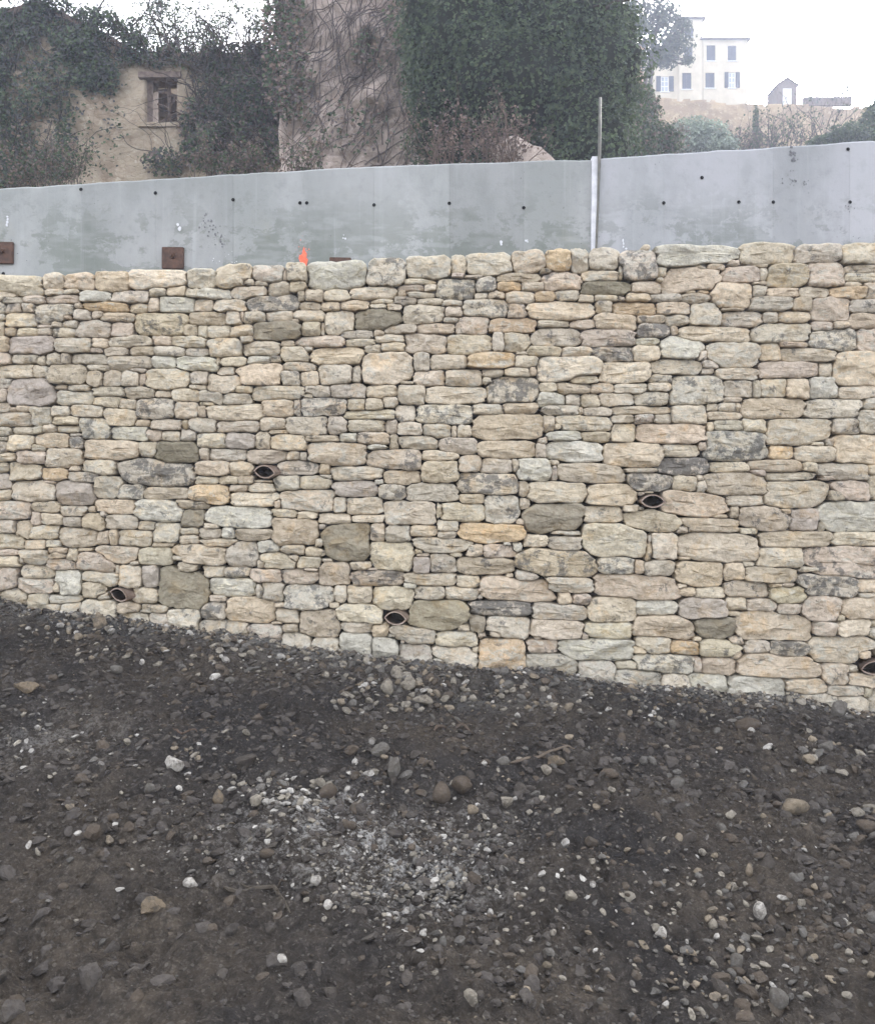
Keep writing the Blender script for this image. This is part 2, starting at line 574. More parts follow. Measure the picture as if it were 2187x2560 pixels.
def blob(x, y, px, py, sx, sy):
    c = g_px(px, py)
    return np.exp(-(((x - c[0]) / sx) ** 2 + ((y - c[1]) / sy) ** 2))


lime = (0.9 * blob(X, Y, 960, 2130, 0.33, 0.30) + 0.75 * blob(X, Y, 780, 2020, 0.22, 0.18) + 0.6 * blob(X, Y, 1080, 2230, 0.2, 0.2) + 0.35 * blob(X, Y, 640, 2120, 0.3, 0.2)
        + 0.3 * blob(X, Y, 130, 1850, 0.35, 0.3) + 0.3 * blob(X, Y, 1180, 2080, 0.25, 0.25))
dust = np.exp(-((6.0 - Y) / 0.38) ** 2) * 0.75 + 0.3 * np.exp(-((5.2 - Y) / 0.3) ** 2) * np.exp(-((X - 0.3) / 0.8) ** 2)
ground = link('ground', mesh_np('ground', np.stack([X, Y, Z], -1), gq, None, {'lime': np.clip(lime, 0, 1).ravel(), 'dust': np.clip(dust, 0, 1).ravel()}), M['earth'])
tag(ground, 'dark churned earth strewn with grit in front of the stone wall', kind='structure')

# ------------------------------------------------------------------ hillside behind the concrete wall
hx = np.concatenate([np.linspace(-120, -12, 10), np.linspace(-9, 12, 22), np.linspace(16, 140, 12)])
hy = np.array([7.05, 7.6, 8.5, 10, 12, 14, 16, 18, 20, 23, 27, 32, 40, 50, 60, 70, 76.5])
HX, HYY = np.meshgrid(hx, hy)
HZ = CZ + 1.75 + (HYY - 7) * 0.345 + 0.15 * fbm(np.stack([HX, HYY, 0 * HX], -1) * 0.2, 2, 3)
m_, n_ = len(hy), len(hx)
ii = np.arange(m_ - 1)[:, None] * n_ + np.arange(n_ - 1)[None]
hill = link('hillside', mesh_np('hillside', np.stack([HX, HYY, HZ], -1), np.stack([ii, ii + 1, ii + n_ + 1, ii + n_], -1).reshape(-1, 4)), M['hillside'])
tag(hill, 'dry grassy hillside rising behind the concrete wall', kind='structure')


def hill_z(x, y):
    return CZ + 1.75 + (y - 7) * 0.345 - 0.1



# ------------------------------------------------------------------ dry stone wall
# every stone read off the photograph: box left,top,right,bottom (tenths of an enlarged tile), colour letter, /fall to the right
TILES = {
 (0, 600): '''0,29,34,44c 32,27,49,38c 50,27,74,39t 74,26,102,40t 103,25,147,38c/-1 148,24,171,37c 0,40,15,46c/-1 34,38,49,43c 50,38,63,42c 3,44,18,50g 18,43,34,50m
 34,43,63,50m 63,40,87,48w 87,40,118,49g 119,37,131,44c 131,36,146,44t 147,38,157,45c 158,38,181,46w 0,50,4,59g 4,50,17,58m 17,50,27,57g 27,50,59,66k 59,50,64,53
 64,49,101,57o 101,50,116,57t 117,45,126,57t 126,45,153,57w 154,46,167,57m 0,58,4,64 4,57,28,69t 49,59,57,63 58,54,72,63g 72,54,83,61m 79,57,105,64t 105,57,149,75t
 149,57,179,67t 0,64,4,75t 4,69,13,75 13,69,29,76c 29,67,41,69m 41,64,49,69g 49,63,62,69g 30,70,41,75c 40,69,59,77c 60,63,88,77m 87,64,104,77m 144,67,156,75b
 156,67,164,77 163,67,186,77c 0,76,7,88t 6,76,43,91v 43,77,73,89c 73,77,85,85t 86,76,120,85g 119,75,136,83t 134,76,163,85c 164,77,191,93c 71,85,81,89m 81,85,101,92g
 101,82,121,91c 121,83,146,92g 146,85,164,92g 0,89,8,100m 9,89,30,97g 30,92,36,99 36,89,49,99g 48,89,55,98b 55,89,85,98g 86,91,120,103c 120,91,139,102w 140,92,174,103w
 0,98,25,109c 25,99,38,108c 38,98,68,115b 68,98,86,103g 102,101,117,104g 68,103,80,115b 80,103,97,115c 97,104,110,115c 110,105,115,114 114,101,150,119c 151,103,164,115b
 163,106,192,121c 0,108,8,117g 5,109,43,131v 44,113,53,118 53,114,72,120c 72,116,98,124g 98,116,123,126c 122,118,136,125t 136,117,158,128c 149,114,163,119 158,119,176,130g
 0,117,5,128 43,118,75,130c 73,123,96,131c''',
 (540, 600): '''0,21,29,38c/-3 29,21,53,34m 53,24,56,32 56,19,72,33c 72,18,119,39w 119,16,150,36k 150,14,185,30c 18,30,30,36c 30,32,41,36 12,36,40,46c 40,33,58,45c 58,32,70,41b
 64,39,71,48b 70,39,85,49b 85,39,106,49c 106,36,143,48c 148,30,173,35c 144,35,164,40m 164,34,174,40c 144,40,150,45 151,40,173,46c 0,47,23,56c 24,42,65,57d/-1 65,48,82,55c
 83,48,98,56t 98,47,121,56t 122,46,141,50c 121,50,135,54c 135,50,147,56 141,45,159,51g 159,45,181,51g 8,56,20,67t 19,57,22,64 22,56,38,65c 39,55,61,65c 61,55,86,64c
 60,62,66,66m 68,64,83,76c 83,66,86,75 86,54,109,74c 109,54,148,71n 148,51,181,66g 9,67,30,77t 29,64,68,80n 19,75,30,82c 62,75,103,84m 97,71,125,77g 102,78,126,84c
 125,71,133,76 132,66,159,73g 159,65,189,74t 126,75,150,81c 21,79,51,92c 51,79,63,84t 69,84,77,88 51,84,73,96c 73,84,117,98t 117,82,131,89g 130,80,150,88t 148,74,182,90c
 0,92,3,100 4,92,24,100c 24,91,43,98w 43,91,51,96 16,97,53,115t 53,96,78,104c 81,98,109,115g 107,99,115,112g 114,87,156,115c 156,88,169,103g 169,90,197,102c 0,100,15,107c
 51,103,67,115g 66,103,80,115c 156,103,181,115c 145,111,156,114 14,115,29,121c 28,115,70,126c 71,115,91,124g 90,113,118,125g 118,114,144,124c 144,114,165,130c 165,115,213,129c
 5,121,27,130g 69,121,77,125''',
 (1080, 600): '''15,13,27,26c 27,11,63,27c 63,10,89,26t 89,9,110,24o 110,8,123,26c 124,8,147,24g 148,9,178,31k 147,20,151,31 15,26,27,29 25,27,39,30 3,30,34,47k
 35,30,50,41d 52,26,85,33b 85,22,94,26 52,33,71,40o 70,33,88,40c 87,25,118,40m 118,24,147,33c 118,32,158,43n 33,41,44,47c 44,40,58,46t 58,40,81,50c 81,40,97,49o
 97,39,116,48g 115,43,128,48c 128,43,147,48c 147,44,153,48 153,41,172,49t 158,32,181,42m 7,47,24,52c 24,46,61,61k 60,50,74,62m 74,48,129,64t 130,48,143,58b 142,48,177,59o
 10,52,24,61b 8,61,22,65 18,59,44,74m 45,61,83,73o 84,63,109,69c 109,62,129,70m 128,58,162,71t 161,59,185,66t 12,74,48,91c 47,73,57,88g
 56,73,78,88c 79,68,118,84g 118,70,159,85m 75,84,103,92c 103,84,127,92c 127,84,160,96d 158,83,181,96c 160,77,179,83w 162,65,186,77d 28,88,66,101o 66,88,76,91
 65,91,85,100c 82,91,134,111c/-2 132,96,172,113c 10,102,40,116c 39,102,56,109b 57,101,78,108c 77,100,82,107 43,108,84,129d 40,108,48,113 109,106,132,114c
 85,113,98,119c 99,113,125,122b 125,113,144,121t 144,113,170,122c 170,113,187,119c 84,120,106,131w 106,121,118,131g 118,121,133,132c 133,120,159,131c 160,120,186,131g''',
 (1627, 600): '''5,6,70,20w 71,3,114,19c 115,4,151,17g 152,3,180,19c 36,19,45,23 44,17,60,24t 60,15,71,20m 6,22,13,29 5,30,10,33 10,21,55,41t 56,20,86,33m 80,19,93,21
 86,22,92,32g 91,19,125,36t 126,16,153,36m 153,19,180,25c 153,26,180,33c 153,33,165,37 169,33,185,46t 0,43,24,49g 24,42,46,49m 28,39,36,42 37,39,47,42 47,33,81,54t
 81,33,91,35 81,35,92,45g 92,37,117,46t 117,37,141,46g 141,37,175,46o 5,48,31,59t 31,49,56,68c 55,54,74,56 77,44,112,56g 112,45,127,56b 127,45,158,64m
 158,47,180,58g 89,56,101,66c 101,55,124,65t 57,55,89,69g 10,58,31,66c 128,64,145,72m 145,64,156,70t 157,57,180,69t 24,67,79,81c 80,65,128,81g 126,70,163,88k/-2
 163,70,185,88m 7,77,43,94w 44,80,87,101c 86,81,103,95t 101,80,124,85m 103,85,145,96c 145,88,190,115t 37,87,44,95 41,95,55,101/1 40,101,50,106 50,101,86,111c 86,96,133,109m
 133,97,143,108c 16,106,58,131k 58,111,81,124g 81,110,87,124g 86,109,107,125c 107,109,125,126t 126,108,148,125w 148,115,177,125c 59,124,73,128 0,94,41,106c 0,106,17,112c''',
 (0, 980): '''0,8,7,16m 7,12,13,16 13,11,24,16t 24,11,40,26c 40,11,55,19c 56,10,81,20c 94,5,108,14c 108,4,139,22d 138,7,157,21t 158,7,170,11 157,11,163,20 161,10,207,22c 0,16,26,27c
 42,19,63,26c 63,20,88,37k 81,13,108,27c 106,21,118,27t 118,21,144,30m 144,22,149,30 149,20,170,32g 170,23,205,32c 0,27,9,35g 9,27,27,33g 27,27,34,34g 34,26,44,32c
 45,26,63,32c 87,27,118,39w 115,29,128,39m 127,30,142,39g 142,29,155,39g 155,32,179,44c 0,35,7,39 5,34,26,46c 26,32,55,44t 55,33,66,35 54,35,66,45d 65,37,111,54t 110,39,124,52c
 122,39,158,58n 158,43,165,54 164,45,194,54g 0,39,5,48d 0,49,11,55t 24,41,36,48c/1 12,46,36,58m 35,44,66,61c 55,57,63,63 62,53,91,65c 91,52,155,75d/1 153,54,181,67t 0,55,7,64
 6,55,33,71c/1 33,59,53,70o 33,69,43,73 54,62,77,72g/1 73,66,97,84c 90,72,113,85k 113,75,150,85b 149,73,183,88o 153,66,173,73c 0,64,8,77g 8,68,44,86c/1
 44,70,73,90v 0,77,8,86c 72,85,106,97t 105,85,143,103w 137,85,165,93b/1 0,86,25,101m 25,86,48,96b 48,90,69,99c 69,90,75,96 144,92,162,107n 161,90,215,108w 24,94,33,105m
 32,95,50,105c/1 49,98,65,107g 64,94,83,110t 82,97,109,108g 77,93,84,99 108,101,123,109g 121,103,143,119c 142,107,157,113c 161,103,174,109c 0,101,12,111g 11,102,26,116b
 23,105,46,116c 46,107,78,123c/1 76,110,86,121 86,109,93,122t 92,109,120,122c 141,113,156,120c 157,107,176,116g 119,119,137,123 0,113,19,125c 18,117,36,125t 36,117,48,123c
 157,116,188,124c 38,122,54,129t''',
 (540, 980): '''36,6,63,20t 61,5,67,20 66,4,104,19k 104,5,118,15c 118,5,132,15b 132,4,144,11c 98,14,142,22c 142,10,158,22g 158,10,205,25k 34,20,56,31c 56,19,88,35g 87,19,104,33g
 104,21,134,32c 134,22,143,33b 143,25,163,34c 163,25,186,36c 41,29,58,33 8,32,31,45v 31,31,43,46b 43,33,72,47t 70,34,97,39b 97,32,112,40w 111,31,137,42b 137,33,144,45b
 143,34,175,45c 23,45,56,55b 56,46,67,54c 66,47,72,55 71,39,119,59t 119,41,135,46w 120,45,162,61r 162,46,193,54c 10,55,28,67c 51,54,81,66g
 81,56,90,65t 90,58,133,70c 132,62,162,73t 162,54,191,72t 82,65,91,69 2,66,18,73c 17,66,28,73t 9,73,25,79c 26,73,46,80c 47,65,66,78g 66,66,91,77c 91,70,128,83v
 128,73,150,85k 150,72,192,86g 125,69,132,73w 11,79,50,91c 50,77,93,95t 93,83,103,95c 101,84,132,97c 132,86,174,105c 46,86,51,92 44,92,64,99c 64,94,80,101c 80,96,107,105c
 107,97,133,103c 174,88,180,100 44,99,81,122t 81,103,122,134n 122,103,134,118m 134,105,153,118g 154,105,175,114t 154,115,206,127g 81,104,87,109 78,115,85,123 4,107,15,116w
 15,108,44,118b 33,117,50,126w 51,120,70,129c 70,123,88,130c 8,117,33,139g''',
 (1080, 980): '''30,9,57,18c 57,8,83,17t 88,10,116,19g 115,12,120,18 119,12,142,20g 142,11,188,18t 32,17,90,39t 87,18,97,32b 97,18,143,31c/1 95,25,103,30 141,18,160,25c 160,17,175,25m
 15,27,20,36 19,26,32,36c 91,30,118,39w 118,31,142,40b 142,24,161,40c 161,25,217,41t 5,36,36,49g 36,37,83,52t 82,40,90,52g 84,36,91,41 88,38,135,55w/1 135,39,182,59t/1
 21,50,39,63t 39,53,66,64g 63,53,69,64 66,52,94,70w 93,53,101,58 94,58,99,70 98,56,154,72b/1 153,60,176,63 154,64,190,77d 21,64,68,81d 68,70,76,83b 76,71,122,87c
 122,72,161,90t 22,80,42,89t 41,82,70,105k 69,84,78,93c 4,87,43,103c 72,88,121,113n 120,90,151,103c 150,89,162,94 3,101,21,110c 18,103,75,120o
 66,100,73,105 4,110,19,117g 152,95,197,111b 72,113,92,123c 91,114,118,126g 92,109,118,113 118,104,170,132c 27,120,40,130t 40,120,66,132m 56,118,63,122w 63,118,71,126w''',
 (1627, 980): '''16,10,44,25c 44,8,53,16c 53,8,68,17g 67,9,70,16 45,15,72,22c 50,22,72,31g 44,24,49,32 2,17,17,25c 71,4,122,21t 122,6,165,21g 162,14,185,32c 170,4,185,14c
 72,21,94,33c 90,20,143,42c 143,21,167,34g 41,30,93,55k 94,42,114,53o 114,42,147,55c 144,33,190,56t 9,41,39,52c 126,39,137,43 138,36,145,43 37,39,44,46 6,51,48,66d 47,55,77,64c
 77,53,121,63t 120,55,131,63c 131,56,171,70g 171,58,182,65 78,61,91,67 91,63,130,70g 134,65,148,70 18,66,37,79c 36,65,41,70 36,70,43,80 42,63,92,83b 90,70,142,92c
 142,70,173,86m 171,66,185,83c 141,77,153,86b 10,78,65,100t/2 58,81,89,90c 63,90,69,101b 69,90,110,110b 110,92,132,110v 133,86,190,112w/2 102,92,111,97 24,99,72,112t/1 49,96,62,100
 20,106,30,112 70,107,85,113 85,110,146,123b 145,110,182,122c/1 1,111,21,133c 21,110,86,134c 133,104,139,111''',
 (0, 1360): '''0,4,13,9m 13,4,39,17c 38,2,53,11t 52,3,61,14c 61,3,73,6 61,6,91,24m/3 73,1,109,16c/1 109,2,136,17y 136,0,180,17c/1 136,9,147,14 102,13,111,17 0,10,16,19c 15,10,20,16
 35,12,60,21m 0,17,13,36m 17,17,42,29c/1 42,21,65,42w 64,21,94,32c/3 91,16,95,24 94,16,112,35c 112,17,125,36v 124,17,166,52n 139,14,158,24c/3 158,17,177,27c 13,26,43,39m/1
 42,30,48,40/2 64,28,84,43b 76,39,85,45/-1 104,34,124,48c 1,36,22,49b 22,39,38,53g 38,40,64,48c 36,47,48,52 48,44,64,57c 64,44,93,64g 93,47,111,54b 109,48,133,55b/1
 165,40,180,46m 158,46,180,60d 93,55,117,66g 117,55,133,68g 133,51,157,74g 156,60,198,78g/1''',
 (540, 1360): '''34,6,63,21c 55,8,65,13 64,10,84,20g 32,13,40,20 83,11,93,15 7,18,27,27g 27,19,52,30m 51,19,81,32r 68,19,81,22 81,14,106,34b 106,14,124,21b
 122,-1,157,21y 119,19,128,21 155,10,169,23v 169,8,190,24g 158,7,169,10 157,4,164,8 -6,27,31,42w 31,33,38,44g/1 35,30,54,46g 52,32,93,53k 94,33,104,46c 102,33,124,47c
 124,34,157,51y 106,21,148,34r 149,23,190,33c 148,31,158,36w 156,34,181,44g 7,41,47,63t/1 46,46,55,50 47,51,66,64c 65,51,97,75b 93,47,131,63y/1 88,46,98,51
 153,44,201,69n 43,61,53,64 99,61,123,71c/1 124,64,137,73t 138,65,174,80c/2 52,63,65,70b 22,63,52,80m/1 52,70,75,84g/1 76,74,97,88g 97,70,123,86w/1 123,73,145,93w
 143,79,171,97g/1 145,75,150,79 135,71,142,74''',
 (1080, 1360): '''19,10,66,25b 66,4,131,28x/2 131,10,161,24k 160,14,167,24t 170,0,174,13 168,13,191,27g 13,7,23,11 20,25,37,35c 37,26,100,47t/3 58,23,65,27 65,20,86,31g/1 87,25,129,40c/3
 128,24,196,43m/1 11,34,37,45c/1 36,40,41,44 30,44,81,57d/1 100,38,110,48t 111,39,126,49m/1 79,47,124,61g/1 123,42,162,62b 161,45,194,56w 29,56,42,70n 42,57,78,75g/1 77,59,120,76c
 121,62,159,75y 158,57,208,76t 20,62,30,69 3,69,35,83c 36,70,43,74 43,68,56,74/1 35,74,75,103o 75,75,99,87m 98,74,160,93w 118,71,124,76 80,72,87,76 160,72,189,86c/1 159,81,170,87/1
 0,80,37,97g/1 31,81,37,87 0,90,11,98w 73,86,116,107g 115,91,145,110g 145,93,162,99g 160,87,206,102k 143,99,181,117g/1''',
 (1627, 1360): '''84,3,120,20c 120,2,190,28m 22,10,33,13 20,14,57,35t/1 58,15,73,29t 74,17,116,31b/1 115,23,163,41d/2 163,28,185,39t 73,14,82,18 118,18,139,23/1 21,31,30,35 24,34,35,40
 35,34,59,43c 58,29,94,43b/1 95,33,124,48y 94,31,103,34 103,31,115,35 165,38,178,43 22,43,60,60v 58,42,76,53c 76,43,101,53c 100,47,120,57m 119,41,149,61m 150,42,182,59t
 60,53,70,57 36,57,66,75n 66,53,128,78t/1 129,61,147,73m 147,60,174,73c 146,56,153,61 174,61,182,66 173,66,182,73 15,77,39,89o 34,73,40,77 38,75,72,91y/1 61,73,74,80m/-1
 63,85,73,92/-2 74,75,95,86g 95,76,124,91d/1 125,73,177,95c 34,90,40,101 40,89,67,105t/1 67,87,136,107t/1 136,94,156,112m 154,97,163,101 163,84,174,92/-2 9,103,30,119g
 30,102,61,118w 61,103,106,124w/1 106,107,140,118t/1 139,112,169,121c 156,103,182,113t/1 107,117,117,124 117,119,150,131g 150,121,172,133g 169,114,176,122 173,116,185,134g''',
}
PAL = {'c': (188, 176, 152), 'w': (206, 202, 186), 'g': (164, 160, 150), 't': (186, 164, 134), 'm': (166, 148, 136), 'b': (152, 140, 120), 'o': (192, 156, 108), 'd': (158, 154, 148),
       'k': (186, 180, 164), 'n': (132, 125, 108), 'v': (146, 140, 140), 'y': (186, 180, 144), 'r': (180, 162, 138), 'x': (184, 168, 130)}
LICH = {'d': 0.75, 'k': 0.5, 'x': 0.6, 'r': 0.35, 'g': 0.2, 'b': 0.15, 'm': 0.15, 'n': -1.0, 'v': -0.3}
PALE = {'w': 0.5, 'c': 0.15, 'k': 0.35, 'y': 0.1, 'm': 0.1, 'n': -1.0, 'v': -0.4, 'b': -0.3}
DRAINS = [(660, 1180, 0.175, 20, 4), (1625, 1253, 0.175, 0, 0), (298, 1486, 0.165, 24, 12), (986, 1544, 0.165, 16, 4), (2176, 1667, 0.19, 10, -10)]   # px, py, width m, turn to the left, roll

stones = []                                       # cx, cy, hw, hh, fall, letter in photo pixels
U = 10 / (1770 / 560)
for (ox, oy), txt in TILES.items():
    for tok in txt.split():
        tok, _, sl = tok.partition('/')
        ch = tok[-1] if tok[-1].isalpha() else ''
        x0, y0, x1, y1 = (float(v) for v in (tok[:-1] if ch else tok).split(','))
        if x0 <= 0 and ox == 0: x0 = -8 - 10 * rng.random()
        if x1 >= 180 and ox == 1627: x1 = max(x1, 184 + 14 * rng.random())
        stones.append([ox + (x0 + x1) / 2 * U, oy + (y0 + y1) / 2 * U, (x1 - x0) / 2 * U, (y1 - y0) / 2 * U, float(sl or 0) * U, ch or random.choice('ctgmcb')])
TOP_PX = np.array([(-420, 715), (0, 692), (200, 690), (400, 678), (560, 668), (760, 660), (900, 652), (1080, 642), (1300, 632), (1500, 628), (1700, 616), (2000, 612), (2187, 612), (2600, 604)], float)


def top_y(px): return np.interp(px, TOP_PX[:, 0], TOP_PX[:, 1])


def bot_y(px): return np.interp(px, BASE_PX[:, 0], BASE_PX[:, 1]) + 22


# the wall goes on beyond both edges of the photograph
for side in (0, 1):
    xa, xb = ((-400, -30) if side == 0 else (2225, 2590))
    y = 600.0
    while y < 1900:
        h = random.uniform(20, 46)
        x = xa
        while x < xb:
            w = h * random.uniform(1.0, 3.4)
            w = min(w, xb - x + 8)
            cx, cy = x + w / 2, y + h / 2 + (x - xa) * 0.03
            if top_y(cx) - 6 < cy - h / 2 and cy < bot_y(cx) + 4 and w > 12:
                stones.append([cx, cy, w / 2, h / 2, random.uniform(-2, 3), random.choice('cctgmbwky')])
            x += w
        y += h * 0.98

CELL = 2.0
GX0, GX1, GY0, GY1 = -420, 2610, 590, 1930
gw, gh = int((GX1 - GX0) / CELL), int((GY1 - GY0) / CELL)
lab = np.full((gh, gw), -1, np.int32)
best = np.full((gh, gw), 9.0)
cellx = GX0 + (np.arange(gw) + 0.5) * CELL
celly = GY0 + (np.arange(gh) + 0.5) * CELL
blocked = np.zeros((gh, gw), bool)
for (dx, dy, dw, yaw, roll) in DRAINS:
    hw = dw / 2 * 350 + 2
    e = ((cellx[None] - dx - 4) / (hw + 1)) ** 2 + ((celly[:, None] - dy) / (hw * 0.60)) ** 2
    blocked |= e < 1
blocked |= celly[:, None] < top_y(cellx)[None] - 13
blocked |= celly[:, None] > bot_y(cellx)[None] + 30


def stamp(k, s, shrink, n):
    cx, cy, hw, hh, fall, ch = s
    a0, a1 = int((cx - hw - 6 - GX0) / CELL), int((cx + hw + 6 - GX0) / CELL) + 1
    b0, b1 = int((cy - hh - abs(fall) - 6 - GY0) / CELL), int((cy + hh + abs(fall) + 6 - GY0) / CELL) + 1
    a0, b0, a1, b1 = max(a0, 0), max(b0, 0), min(a1, gw), min(b1, gh)
    if a1 <= a0 or b1 <= b0: return
    x = cellx[a0:a1][None]
    y = celly[b0:b1][:, None]
    u = np.abs(x - cx) / max(hw - shrink, 1.5)
    v = np.abs(y - cy - (x - cx) / (2 * hw) * fall) / max(hh - shrink, 1.5)
    r = (u ** n + v ** n) ** (1 / n)
    r = r + 0.12 * fbm(np.stack(np.broadcast_arrays(x * 0.05, y * 0.07, k * 7.7), -1), 2, 3)
    sub = best[b0:b1, a0:a1]
    hit = (r < 1.0) & (r < sub) & ~blocked[b0:b1, a0:a1]
    lab[b0:b1, a0:a1][hit] = k
    sub[hit] = r[hit]


for k, s in enumerate(stones):
    stamp(k, s, 0.0, random.uniform(5.0, 16.0))


def grow(steps):
    global lab
    for it in range(steps):
        pad = np.pad(lab, 1, constant_values=-1)
        new = lab.copy()
        sh = [(0, 1), (2, 1), (1, 0), (1, 2)] + ([(0, 0), (0, 2), (2, 0), (2, 2)] if it % 2 else [])
        for (dy, dx) in sh:
            c = pad[dy:dy + gh, dx:dx + gw]
            m = (new < 0) & (c >= 0) & ~blocked
            new[m] = c[m]
        lab = new


grow(2)
# chinking: small stones wedged into what is still open
inside = (celly[:, None] > top_y(cellx)[None] + 4) & (celly[:, None] < bot_y(cellx)[None] - 4) & ~blocked
for (amin, lim) in ((70, (46, 13)), (26, (18, 9))):
    ys, xs = np.nonzero((lab < 0) & inside)
    order = rng.permutation(len(ys))
    for q in order:
        y, x = int(ys[q]), int(xs[q])
        if lab[y, x] >= 0: continue
        x0 = x1 = x
        y0 = y1 = y
        go = True
        while go:
            go = False
            if x0 > 1 and x1 - x0 < lim[0] and (lab[y0:y1 + 1, x0 - 1] < 0).all() and not blocked[y0:y1 + 1, x0 - 1].any(): x0 -= 1; go = True
            if x1 < gw - 2 and x1 - x0 < lim[0] and (lab[y0:y1 + 1, x1 + 1] < 0).all() and not blocked[y0:y1 + 1, x1 + 1].any(): x1 += 1; go = True
            if y0 > 1 and y1 - y0 < lim[1] and (lab[y0 - 1, x0:x1 + 1] < 0).all() and not blocked[y0 - 1, x0:x1 + 1].any(): y0 -= 1; go = True
            if y1 < gh - 2 and y1 - y0 < lim[1] and (lab[y1 + 1, x0:x1 + 1] < 0).all() and not blocked[y1 + 1, x0:x1 + 1].any(): y1 += 1; go = True
        w, h = x1 - x0 + 1, y1 - y0 + 1
        if w * h < amin or min(w, h) < 3: continue
        k = len(stones)
        stones.append([GX0 + (x0 + x1 + 1) / 2 * CELL, GY0 + (y0 + y1 + 1) / 2 * CELL, w / 2 * CELL, h / 2 * CELL, 0.0, random.choice('ctgmbcw')])
        stamp(k, stones[-1], 0.5, 3.0)
grow(1)

NS = 32
ang = np.arange(NS) / NS * 2 * math.pi
rr = np.linspace(0.02, 1.7, 120)
INSET = np.array([0.0, 0.0, 0.05, 0.12, 0.22, 0.36, 0.54, 0.76])
solid = []


def wall_pt(px, py, out):
    """photo pixel on the battered wall face, moved out of it by out metres"""
    t = (HY - py) / F
    Yp = (WALL_Y + 0.05 * 1.3) / (1 - 0.05 * t)
    return np.stack([(px - W / 2) / F * Yp, Yp - out, t * Yp + CZ], -1)


